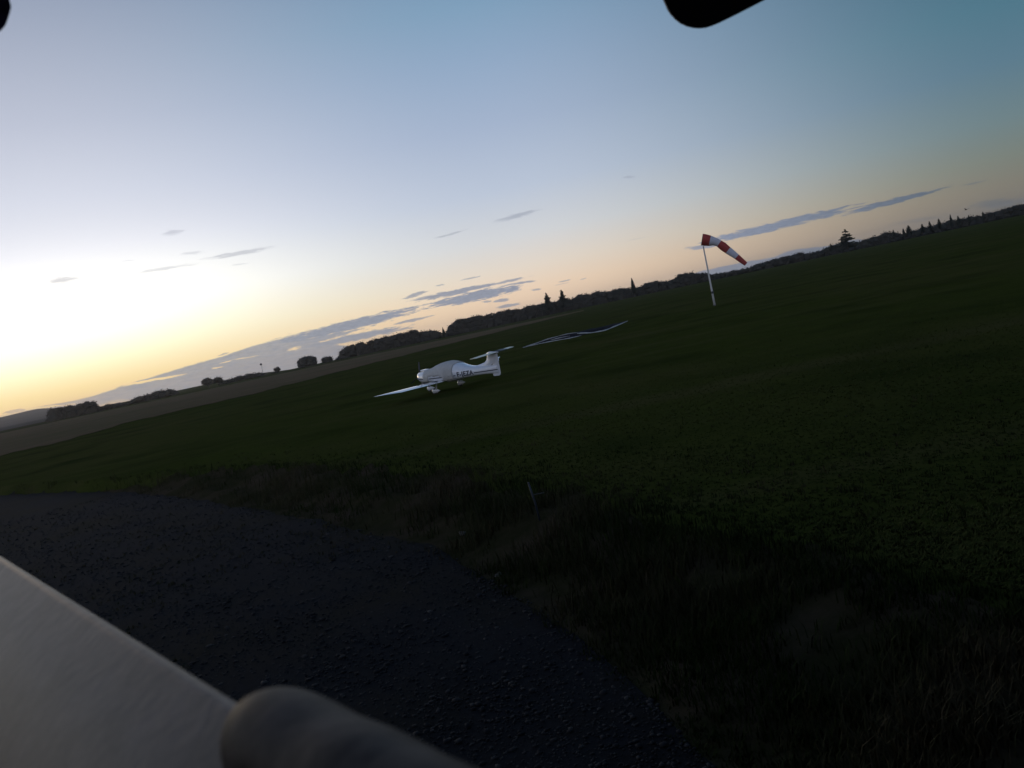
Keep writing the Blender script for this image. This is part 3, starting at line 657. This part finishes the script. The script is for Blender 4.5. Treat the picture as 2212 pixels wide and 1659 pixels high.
# ---------------------------------------------------------------- tarpaulin with white edging
Z2 = lambda x, y: (1097.2 + .1339 * x, 669.3 + .1339 * y)
low = [(240, 612), (400, 575), (500, 552), (640, 525), (760, 502), (880, 482), (1000, 462), (1100, 438), (1180, 417), (1370, 372), (1460, 358), (1560, 337), (1640, 308), (1700, 283), (1810, 238), (1930, 185)]
upp = [(240, 608), (400, 560), (500, 525), (600, 488), (700, 460), (810, 430), (900, 405), (1000, 380), (1130, 352), (1250, 325), (1370, 296), (1460, 283), (1600, 255), (1700, 225), (1800, 205), (1930, 183)]
mu = interp(upp)
lowp = [on_ground(*Z2(*p_)) for p_ in low]; O = lowp[7].copy(); O.z = float(gz(O.x, O.y))
tr = empty('tarpaulin', O); tag(tr, 'long low black tarpaulin with white edges lying on the grass', 'tarpaulin')
rows = []
for (lx, ly), P0 in zip(low, lowp):
    r0 = math.hypot(P0.x, P0.y); uy = float(mu(lx)); d_ = Vector((P0.x, P0.y, 0)).normalized()
    top_ = at_range(*Z2(lx, min(uy, ly - 2)), r0 + 1.2); hz = max(top_.z - P0.z, .015)
    rows.append([P0 - O + Vector((0, 0, .01)), P0 - O + d_ * .35 + Vector((0, 0, hz * .55)), P0 - O + d_ * 1.1 + Vector((0, 0, hz)), P0 - O + d_ * 1.9 + Vector((0, 0, hz * .7)), P0 - O + d_ * 2.7 + Vector((0, 0, .0))])
fine = []
for i_ in range(len(rows) - 1):
    for s_ in range(4):
        t_ = s_ / 4; fine.append([a.lerp(b_, t_) + Vector((0, 0, .03 * noise.noise((a + b_ * t_) * 2.0) * (1 if k not in (0, 4) else 0))) for k, (a, b_) in enumerate(zip(rows[i_], rows[i_ + 1]))])
fine.append(rows[-1]); m_ = MB(); m_.loft(fine, closed=False); sh = m_.build('sheet', MT['tarp'], tr)
def ribbon(px, hofs, wd, depth):
    m_ = MB(); pts_ = []
    for x_, y_ in px:
        r0 = math.hypot(*(on_ground(*Z2(x_, float(np.interp(x_, [a for a, _ in low], [b for _, b in low])))).xy)); v = at_range(*Z2(x_, y_), r0 + depth); pts_.append(v - O + Vector((0, 0, hofs)))
    m_.tube(pts_, [wd * (.55 if i_ in (0, len(pts_) - 1) else (1 + .3 * math.sin(i_ * 2.3))) for i_ in range(len(pts_))], 8); return m_.build('white_edge', MT['tarpw'], tr)
ribbon([(x_, y_ - 3) for x_, y_ in low[:9]], 0, .045, .0)
ribbon([(x_, y_ - 3) for x_, y_ in [(1120, 385), (1180, 382)] + low[9:]], 0, .065, .0)
ribbon([(300, 592), (420, 558), (520, 522), (600, 492), (700, 462), (810, 434)], 0.04, .035, .6)
ribbon([(820, 428), (960, 395), (1050, 380), (1130, 376)], 0.04, .03, .7)
ribbon([(690, 498), (800, 470), (900, 448), (1000, 432)], 0.05, .035, .3)

# ---------------------------------------------------------------- trees and woods along the far side
def leafquads(pts_, nrm, size, rnd):
    V_, F_, T_ = [], [], []
    for p_, n_ in zip(pts_, nrm):
        s_ = size * rnd.uniform(.5, 1.3); a = Vector((rnd.gauss(0, 1), rnd.gauss(0, 1), rnd.gauss(0, .7))).normalized(); b_ = a.cross(Vector((rnd.gauss(0, 1), rnd.gauss(0, 1), rnd.gauss(0, 1)))).normalized()
        q_ = len(V_); c = p_ + n_ * rnd.uniform(-.4, 1.0) * size
        V_ += [c - a * s_ * .5, c + b_ * s_ * .35, c + a * s_ * .5, c - b_ * s_ * .35]; F_.append((q_, q_ + 1, q_ + 2, q_ + 3)); T_ += [rnd.random()] * 4
    return V_, F_, T_
def build_tone(name, V_, F_, T_, m__, parent=None):
    me = bpy.data.meshes.new(name); me.from_pydata([tuple(v) for v in V_], [], F_); me.materials.append(m__)
    a = me.attributes.new('tone', 'FLOAT', 'POINT'); a.data.foreach_set('value', T_)
    o = bpy.data.objects.new(name, me); COL.objects.link(o)
    if parent: o.parent = parent
    return o
_b = bmesh.new(); bmesh.ops.create_icosphere(_b, subdivisions=2, radius=1); ICV = [v.co.copy() for v in _b.verts]; _b.verts.index_update(); ICF = [tuple(v.index for v in f.verts) for f in _b.faces]; _b.free()
def blob(V_, F_, T_, c, rx, ry, rz, rnd, leaves=70, lsz=.8, amp=.28):
    q_ = len(V_); s_ = rnd.random() * 50; tn_ = rnd.random() * .5 + .1
    for v in ICV:
        f = 1 + amp * noise.noise(v * 1.7 + Vector((s_, 0, 0))) + amp * .7 * noise.noise(v * 4.2 + Vector((0, s_, 0)))
        V_.append(c + Vector((v.x * rx * f, v.y * ry * f, v.z * rz * f))); T_.append(tn_)
    F_ += [tuple(i_ + q_ for i_ in f) for f in ICF]
    ps, ns = [], []
    for _ in range(leaves):
        v = Vector((rnd.gauss(0, 1), rnd.gauss(0, 1), rnd.gauss(0, 1) * .9 + .2)).normalized()
        f = 1 + amp * noise.noise(v * 1.7 + Vector((s_, 0, 0))) + amp * .7 * noise.noise(v * 4.2 + Vector((0, s_, 0)))
        ps.append(c + Vector((v.x * rx * f, v.y * ry * f, v.z * rz * f))); ns.append(v)
    a, b_, t_ = leafquads(ps, ns, lsz, rnd); q_ = len(V_); V_ += a; F_ += [tuple(i_ + q_ for i_ in f) for f in b_]; T_ += t_
def wood(px, RD, label, seed, spiky=0.0, rows_=3, low_=False):
    """a run of woodland under the outline px, at about RD metres"""
    rnd = random.Random(seed); V_, F_, T_ = [], [], []
    prof = interp([(azel(x_, y_)[0], azel(x_, y_)[1]) for x_, y_ in px]); a0 = azel(*px[0])[0]; a1 = azel(*px[-1])[0]
    arc = math.radians(a1 - a0) * RD; n_ = max(3, int(arc / 2.6))
    O_ = Vector((RD * math.sin(math.radians((a0 + a1) / 2)), RD * math.cos(math.radians((a0 + a1) / 2)), 0)); O_.z = float(gz(O_.x, O_.y))
    for row in range(rows_):
        R_ = RD + row * 6
        for i_ in range(n_ + 1):
            az_ = a0 + (a1 - a0) * (i_ + rnd.uniform(-.35, .35)) / n_; az_ = min(max(az_, a0), a1)
            x_, y_ = R_ * math.sin(math.radians(az_)), R_ * math.cos(math.radians(az_)); g_ = float(gz(x_, y_))
            topz = HCAM + R_ * math.tan(math.radians(float(prof(az_)))) ; hh_ = topz - g_
            if row: hh_ *= rnd.uniform(.82, .97)
            else: hh_ *= rnd.uniform(.88, 1.03)
            if hh_ < .7: continue
            rx = min(rnd.uniform(1.8, 3.0), hh_ * .62 + .4)
            if spiky and rnd.random() < spiky:
                for k in range(4): blob(V_, F_, T_, Vector((x_, y_, g_ + hh_ * (.25 + .2 * k))) - O_, rx * (.75 - .16 * k), rx * (.75 - .16 * k), hh_ * .16, rnd, 18, .5, .4)
            z_ = g_ + hh_ - rx * .8
            blob(V_, F_, T_, Vector((x_, y_, z_)) - O_, rx, rx, min(rx * .85, hh_ * .5), rnd, 110, .62, .34)
            while z_ - rx * .6 > g_ + .3:
                z_ -= rx * .9; blob(V_, F_, T_, Vector((x_ + rnd.uniform(-.5, .5), y_ + rnd.uniform(-1.5, .2), max(z_, g_ + .6))) - O_, rx * 1.1, rx * 1.05, rx * .95, rnd, 60, .6)
            if hh_ < 3: blob(V_, F_, T_, Vector((x_, y_, g_ + hh_ * .35)) - O_, 1.8, 1.4, hh_ * .45, rnd, 20, .4)
    o = build_tone('woodland', V_, F_, T_, MT['leaf']); o.location = O_; tag(o, label, 'wood', kind='stuff'); return o
wood([(112, 884), (131, 877), (154, 875), (171, 874), (185, 868), (198, 868), (211, 879)], 470, 'low rounded hazy trees at the far left horizon', 1)
wood([(218, 883), (231, 872), (248, 876), (258, 871), (280, 868), (293, 857), (315, 852), (335, 846), (355, 842), (372, 839), (378, 846)], 470, 'ragged hedge of trees left of the lone spreading tree', 2, .1)
wood([(479, 824), (492, 818), (516, 811), (535, 807), (549, 805), (563, 803.5), (571, 808), (582, 806), (600, 801), (612, 801), (643, 795), (652, 795)], 500, 'low dark hedge line left of the round bush', 3, rows_=2)
wood([(722, 779), (735, 767), (744, 751), (754, 745), (779, 740), (790, 743), (797, 735), (821, 730), (841, 725), (859, 719), (896, 713), (908, 716), (935, 713), (948, 717), (955, 724)], 470, 'dark block of mixed wood left of the small pointed tree', 4, .35)
wood([(966, 722), (970, 710), (975, 701), (990, 690), (1020, 686), (1027, 681), (1045, 682), (1075, 675), (1097, 668), (1122, 668), (1147, 658), (1164, 660), (1176, 653), (1204, 650), (1236, 645), (1253, 634), (1271, 636), (1288, 629), (1320, 628), (1333, 622), (1357, 622)], 470, 'long dark wood behind the aeroplane and the two spruces', 5, .08)
wood([(1376, 622), (1395, 611), (1417, 607), (1444, 607), (1457, 601), (1470, 592), (1481, 588), (1491, 588), (1504, 591), (1519, 589.5), (1534, 593), (1568, 587), (1613, 578), (1646, 567), (1697, 553), (1730, 546.5), (1743, 548), (1774, 540), (1799, 530)], 475, 'dark wood behind the windsock pole', 6, .12)
wood([(1799, 530), (1830, 524), (1863, 519.6), (1876, 514.5), (1902, 505.5), (1925, 501), (1940, 505), (1976, 496), (2030, 482.5), (2081, 471), (2132, 461), (2186, 446), (2225, 438), (2280, 425)], 475, 'low dark woodland running to the right edge of the view', 7, .15)

def conifer(x, ytop, ybase, wpx, RD, label, seed, tiers=9, droop=.25, ragged=.35, bare=.12, grp='single conifers on the far skyline'):
    rnd = random.Random(seed); P0 = at_range(x, ybase, RD); g_ = float(gz(P0.x, P0.y)); tipp = at_range(x, ytop, RD)
    h_ = tipp.z - g_; w_ = wpx / FPX * RD / 2; rt = empty('conifer', (P0.x, P0.y, g_)); tag(rt, label, 'conifer', grp)
    vis = (tipp.z - P0.z); lo = h_ - vis if h_ > vis * 1.2 else 0
    m__ = MB(); m__.tube([(0, 0, -.1), (.05, 0, h_ * .5), (0, 0, h_ * .98)], [max(.12, h_ * .022), h_ * .014, .03], 8); m__.build('trunk', MT['bark'], rt)
    V_, F_, T_ = [], [], []; z0 = lo + vis * bare if lo == 0 else max(.5, lo * .5); n_ = tiers * 2 if bare < .2 else int(tiers * 1.3)
    for i_ in range(n_):
        t_ = i_ / (n_ - 1); z_ = z0 + (h_ * .97 - z0) * t_; R_ = w_ * max(0.0, 1 - max(0, (z_ - lo) / max(vis, .1))) ** .8 * rnd.uniform(1 - ragged, 1.1) + .15
        R_ = min(R_, w_ * 1.1); nb = max(5, int(9 * (1 - t_) + 5)); ph = rnd.random() * 6
        for k in range(nb):
            a = ph + 2 * math.pi * k / nb + rnd.uniform(-.25, .25); L_ = R_ * rnd.uniform(1 - ragged, 1.1); z_ = z0 + (h_ * .97 - z0) * min(1, max(0, t_ + rnd.uniform(-.5, .5) / n_)); d_ = Vector((math.cos(a), math.sin(a), 0)); s_ = Vector((-d_.y, d_.x, 0))
            th = max(.2, vis * .065)
            for sgm in range(4):
                u0, u1 = sgm / 4, (sgm + 1) / 4; c0_ = Vector((0, 0, z_)) + d_ * L_ * u0 + Vector((0, 0, -droop * L_ * u0 + .18 * L_ * u0 * u0)); c1_ = Vector((0, 0, z_)) + d_ * L_ * u1 + Vector((0, 0, -droop * L_ * u1 + .18 * L_ * u1 * u1))
                for _ in range(3):
                    q_ = len(V_); wd = L_ * .26 * (1.1 - u1) + .12; j1 = Vector((rnd.uniform(-.1, .1), rnd.uniform(-.1, .1), rnd.uniform(-th, th * .5)))
                    V_ += [c0_ + j1, c1_ + s_ * wd * rnd.uniform(.3, 1) + j1 * .5, c1_ + d_ * L_ * .1 + Vector((0, 0, -th * rnd.random())), c1_ - s_ * wd * rnd.uniform(.3, 1) + j1]
                    F_.append((q_, q_ + 1, q_ + 2, q_ + 3)); T_ += [rnd.random()] * 4
                q_ = len(V_); V_ += [c0_ + Vector((0, 0, th * .4)), c1_ + Vector((0, 0, th * .3)), c1_ - Vector((0, 0, th * .6)), c0_ - Vector((0, 0, th * .8))]; F_.append((q_, q_ + 1, q_ + 2, q_ + 3)); T_ += [rnd.random()] * 4
    build_tone('crown', V_, F_, T_, MT['needle'], rt); return rt
Z7 = lambda x, y: (1645.8 + .2559 * x, 384 + .2559 * y)
conifer(960, 706, 726, 13, 462, 'small pointed conifer alone in the gap between two dark woods', 11, 8, .3, .2)
conifer(1184, 630, 657, 24, 462, 'ragged spruce above the long wood, left one of the pair', 12, 8, .25, .35)
conifer(1217, 624, 651, 30, 462, 'ragged spruce above the long wood, right one of the pair', 13, 8, .25, .4)
conifer(1369, 599, 626, 12, 462, 'tall thin conifer spire above the wood left of the windsock', 14, 10, .3, .35)
conifer(1830, 493, 524, 38, 455, 'broad spreading pine alone on the skyline right of the windsock', 15, 7, .18, .25, bare=.25)
for x_, y_, b_, w_, lb in [(585, 553, 590, 26, 'tiny conifer tip just left of the broad spreading pine'), (1113, 437, 470, 18, 'tiny conifer second along the skyline right of the broad pine'),
                           (1198, 425, 468, 22, 'thin small conifer beside the thick dark one on the right skyline'), (1242, 398, 452, 60, 'thick dark conifer, largest of the row on the right skyline'),
                           (1357, 387, 430, 34, 'squat dark conifer just right of the thickest one on the right skyline'), (1420, 362, 415, 28, 'faint conifer fourth from the thickest of the right skyline row'),
                           (1500, 342, 400, 38, 'bushy conifer left of the tallest thin one on the right skyline'), (1601, 305, 385, 26, 'tall thin conifer spire, tallest on the right skyline'),
                           (1662, 318, 375, 34, 'faint bushy conifer just right of the tallest spire'), (1750, 312, 350, 18, 'small conifer under the dark bird on the right skyline'),
                           (1870, 283, 330, 14, 'last tiny conifer near the right edge of the skyline')]:
    conifer(*Z7(x_, y_), Z7(x_, b_)[1], w_ * .2559, 462, lb, int(x_), 7, .25, .3, .05, 'conifers along the right skyline')

def broadleaf(x, ytop, ybase, wpx, RD, label, seed, nb=9, gap=False, low_=False, grp='single broadleaf trees on the left skyline'):
    rnd = random.Random(seed); P0 = at_range(x, ybase, RD); g_ = float(gz(P0.x, P0.y)); tp2 = at_range(x, ytop, RD)
    h_ = tp2.z - g_; w_ = wpx / FPX * RD / 2; rt = empty('broadleaf_tree', (P0.x, P0.y, g_)); tag(rt, label, 'tree', grp)
    m__ = MB(); m__.tube([(0, 0, -.1), (.1, 0, h_ * .25), (0, 0, h_ * .6)], [h_ * .05, h_ * .035, h_ * .015], 9)
    for k in range(6):
        a = k * 1.05 + rnd.random(); m__.tube([(0, 0, h_ * .22), (math.cos(a) * w_ * .35, math.sin(a) * w_ * .35, h_ * .5), (math.cos(a) * w_ * .7, math.sin(a) * w_ * .7, h_ * .75)], [h_ * .025, h_ * .015, .03], 6)
    m__.build('trunk', MT['bark'], rt)
    V_, F_, T_ = [], [], []
    for k in range(nb):
        a = 2 * math.pi * k / nb + rnd.uniform(-.3, .3); rr_ = w_ * rnd.uniform(.35, .58); bz = h_ * (.48 if low_ else .6) + rnd.uniform(-.16, .16) * h_
        s_ = w_ * rnd.uniform(.34, .46); c = Vector((math.cos(a) * rr_, math.sin(a) * rr_, bz)); blob(V_, F_, T_, c, s_, s_, min(s_ * .8, h_ * (.42 if low_ else .27)), rnd, 90, .5, .3)
        if gap: V_, F_, T_ = V_[:], F_[:], T_[:]
    blob(V_, F_, T_, Vector((0, 0, h_ * .66)), w_ * .6, w_ * .6, h_ * .30, rnd, 130, .5, .3)
    if low_:
        for k in range(5): a = k * 1.26; blob(V_, F_, T_, Vector((math.cos(a) * w_ * .45, math.sin(a) * w_ * .45, h_ * .25)), w_ * .42, w_ * .42, h_ * .26, rnd, 60, .5, .3)
    build_tone('crown', V_, F_, T_, MT['leaf'], rt); return rt
broadleaf(665, 768, 792, 50, 455, 'large round dense tree standing alone between the hedge and the dark wood', 21, 10, low_=True)
broadleaf(708, 770, 784, 27, 458, 'small low tree just right of the large round one', 22, 7, low_=True)
broadleaf(451, 815, 836, 30, 470, 'spreading tree with sky showing under its crown on the bare horizon', 23, 8)
broadleaf(472, 814, 831, 24, 476, 'thin open tree touching the spreading one on the bare horizon', 24, 6)
broadleaf(600, 793, 804, 14, 480, 'tiny rounded tree rising above the low hedge right of the mast', 25, 5)

# thin mast with a round top
P0 = at_range(568, 806, 600); g_ = float(gz(P0.x, P0.y)); T0 = at_range(564, 787, 600); h_ = T0.z - g_
ma = empty('mast', (P0.x, P0.y, g_)); tag(ma, 'thin distant mast with a small round top above the left hedge', 'mast')
m_ = MB(); m_.tube([(0, 0, -.2), (0, 0, h_ * .98)], [.22, .12], 8); m_.build('mast_pole', MT['chrome'], ma)
m_ = MB(); q = np.linspace(0, 1, 9); m_.tube([(0, 0, h_ - .75 + 1.5 * t_) for t_ in q], [.75 * math.sqrt(max(.01, 1 - (2 * t_ - 1) ** 2)) for t_ in q], 14); m_.build('round_top', MT['dark'], ma)

# bird low in the sky at the right
bp = at_range(2087, 453, 120); m_ = MB()
m_.tube([(-.16, 0, 0), (-.1, 0, .01), (0, 0, .015), (.1, 0, .005), (.22, 0, 0)], [.008, .035, .05, .03, .012], 10)
for s in (1, -1):
    q = np.linspace(0, 1, 8)
    m_.loft([[Vector((.03 + .05 * (1 - t_) - .10 * t_ ** 2, s * (.03 + .42 * t_), .02 + .10 * math.sin(t_ * 2.4) + dz)) if k in (0, 1) else Vector((-.07 * (1 - t_ * .6) - .10 * t_ ** 2, s * (.03 + .42 * t_), .02 + .10 * math.sin(t_ * 2.4) + dz)) for k, dz in enumerate((0, .008, .004, -.004))] for t_ in q])
bd_ = m_.build('bird', MT['bird']); bd_.location = bp; bd_.rotation_euler = (math.radians(10), 0, math.radians(115)); tag(bd_, 'small dark bird flying low over the right skyline', 'bird')

# ---------------------------------------------------------------- things close to the camera
# horizontal weathered ledge running away to the left below the camera
ZR = HCAM - .23
a_ = hit(0, 1195, ZR); b_ = hit(500, 1497, ZR); dr = (a_ - b_); dr.z = 0; dr.normalize()          # runs away to the left
nrm_ = Vector((dr.y, -dr.x, 0));                                                                   # horizontal, to the far/right side
if nrm_.dot(Vector((0, 1, 0))) < 0: nrm_ = -nrm_
def bar(prof, A_, B_, name, m__, parent, steps=20, taper=None):
    m_ = MB(); rings = []
    for i_ in range(steps + 1):
        c = A_.lerp(B_, i_ / steps); s_ = taper(i_ / steps) if taper else 1.0
        rings.append([c + nrm_ * u * (s_ if u > -.05 else 1) + Vector((0, 0, w_ * s_ if w_ > -.03 else w_)) for u, w_ in prof])
    m_.loft(rings); return m_.build(name, m__, parent, autosm=60)
org = b_.copy()
lg_ = empty('metal_ledge', org); tag(lg_, 'weathered grey metal ledge crossing the lower left corner, blurred and close', 'ledge')
# unseen metal block added behind the camera, cutting sky light off the foreground
hb = MB()
for k in range(150):
    x0 = -16 + k / 3
    hb.box((x0 + .055, -1.02, 2.8), (.11, .05, 6.5)); 
hb.box((9, -1.09, 2.8), (50.2, .08, 6.5)); 
bw = empty('shade_building', (0, -1.1, ZG)); bw.location = (0, 0, 0); tag(bw, 'unseen dark metal clad block added behind the camera to shade the foreground', 'shade_building')
hb.build('shade_wall', MT['clad'], bw, smooth=False)
hb = MB(); hb.box((24, 4.0, 4.4), (22, 10.0, 10.0)); hb.build('shade_wing', MT['clad'], bw, smooth=False)  # out of view, added to darken the near grass on the right
hb = MB(); hb.box((9, -.72, 6.12), (50.6, 1.3, .14)); hb.build('shade_eave', MT['clad'], bw, smooth=False)
def arc(cx0, cz0, r_, a0, a1, n_=8): return [(cx0 + r_ * math.cos(math.radians(a0 + (a1 - a0) * k / n_)), cz0 + r_ * math.sin(math.radians(a0 + (a1 - a0) * k / n_))) for k in range(n_ + 1)]
prof = [(-.60, -.64), (-.012, -.50)] + arc(-.012, -.010, .012, 0, 125, 12) + [(-.030, -.009), (-.055, -.022), (-.085, -.045), (-.12, -.080), (-.16, -.125), (-.21, -.19), (-.30, -.32), (-.60, -.60)]
bar(prof, dr * 2.6, -dr * .11 + Vector((0, 0, 0)), 'ledge_top', MT['galv'], lg_, 40)
# second, closer overlapping piece with a rounded shoulder
ZS = HCAM - .205
s0 = hit(640, 1474, ZS); s1 = hit(906, 1603, ZS); d2 = (s1 - s0); d2.z = 0; d2.normalize(); n2 = Vector((d2.y, -d2.x, 0)); n2 = n2 if n2.y > 0 else -n2
ov = empty('metal_bracket', s0); tag(ov, 'dull dark metal bracket with a rounded shoulder overlapping the end of the ledge', 'bracket')
m_ = MB(); rings = []; LS = (s1 - s0).length
for i_ in range(61):                                # long rounded lump, its far end domed
    t_ = i_ / 60; k_ = min(1.0, t_ / .20); c = d2 * (t_ * LS * 2.6 - LS * .32); sc = math.sin(k_ * math.pi / 2) ** .8
    r0_ = .037; rr_ = r0_ * max(sc, .04); lump = 1 + .012 * math.sin(t_ * 31) + .02 * math.sin(t_ * 11 + 2)
    rings.append([c + n2 * (-.707 * r0_ + rr_ * math.cos(a_) * lump) + Vector((0, 0, -.707 * r0_ + rr_ * math.sin(a_) * lump)) for a_ in [2 * math.pi * k / 36 for k in range(36)]])
m_.loft(rings); bo = m_.build('bracket_body', MT['galvd'], ov, autosm=60)
m_ = MB(); m_.box(d2 * .22 - n2 * .10 + Vector((0, 0, -.17)), (.05, .12, .16), bev=.01); m_.build('bracket_foot', MT['galvd'], ov)

# dark rounded overhang above
def plate(px, dist, thick, name, label, cat):
    P3 = [Vector((0, 0, HCAM)) + ray(*p_).normalized() * dist for p_ in px]; c = sum(P3, Vector()) / len(P3)
    n_ = (c - Vector((0, 0, HCAM))).normalized(); m_ = MB()
    rings = [[(p_ - c) * s_ + n_ * d_ for p_ in P3] for s_, d_ in ((.97, 0), (1.0, thick * .08), (1.0, thick * .92), (.97, thick))]
    m_.loft(rings); o = m_.build(name, MT['plast'], None, autosm=40); o.location = c; return tag(o, label, cat)
v7 = lambda x, y: ((2500 + x * .31646) / 1.8228, y * .31646 / 1.8228)
oc = [v7(*p_) for p_ in [(345, 0), (372, 60), (400, 125), (440, 185), (495, 245), (560, 295), (640, 332), (720, 352), (800, 358), (880, 350), (960, 325), (1050, 288), (1150, 240), (1300, 165), (1450, 88), (1620, 0)]]
oc = [(1434 - 40, -160), (1434 - 22, -60)] + oc + [(1900, -150), (1900, -300), (1500, -330)]
plate(oc, 1.9, .12, 'overhang_bracket', 'black rounded bracket end hanging into view at the top', 'bracket')
lc = [(-60, -60), (18, -50), (21, 0), (24.5, 14), (22, 26), (17, 42), (12, 55), (3, 66), (-10, 74), (-60, 80)]
o_ = plate(lc, 1.3, .05, 'overhang_tab', 'dark violet rounded tab in the top left corner', 'tab')
o_.data.materials[0] = mat('violet_plastic', (.035, .022, .09), .5, var=.6, scale=60, c2=(.14, .10, .28))

# ---------------------------------------------------------------- evening haze
hz = MB(); hz.box((0, 0, 1.0), (8600, 8600, 78)); ho = hz.build('haze', [], None, smooth=False)
hm = bpy.data.materials.new('haze_air'); hm.use_nodes = True; hn = hm.node_tree; hn.nodes.clear()
pv = hn.nodes.new('ShaderNodeVolumePrincipled'); pv.inputs['Color'].default_value = (.95, .93, .95, 1); pv.inputs['Density'].default_value = HAZE; pv.inputs['Anisotropy'].default_value = .72
oo = hn.nodes.new('ShaderNodeOutputMaterial'); hn.links.new(pv.outputs[0], oo.inputs['Volume']); ho.data.materials.append(hm)
tag(ho, 'thin evening haze over the far fields', kind='stuff')

# hangers and posts that carry the near pieces
def rod(parent, pts, r_, name, m__):
    m_ = MB(); m_.tube(pts, r_, 10); o = m_.build(name, m__, None); o.parent = parent; o.matrix_parent_inverse = parent.matrix_world.inverted(); return o
bpy.context.view_layer.update()
for nm in ('overhang_bracket', 'overhang_tab'):
    o = bpy.data.objects[nm]; q_ = o.matrix_world.translation; tp3 = max((o.matrix_world @ v.co for v in o.data.vertices), key=lambda v: v.z)
    rod(o, [tp3 - Vector((0, 0, .02)), Vector((tp3.x, tp3.y, tp3.z + .25)), Vector((tp3.x, -.3, 6.05))], .018, 'hanger_rod', MT['plast'])
rod(lg_, [org + dr * 2.5 - nrm_ * .25 + Vector((0, 0, -.34)), Vector(((org + dr * 2.5 - nrm_ * .25).x, (org + dr * 2.5 - nrm_ * .25).y, ZG - .1))], .03, 'support_post', MT['galvd'])
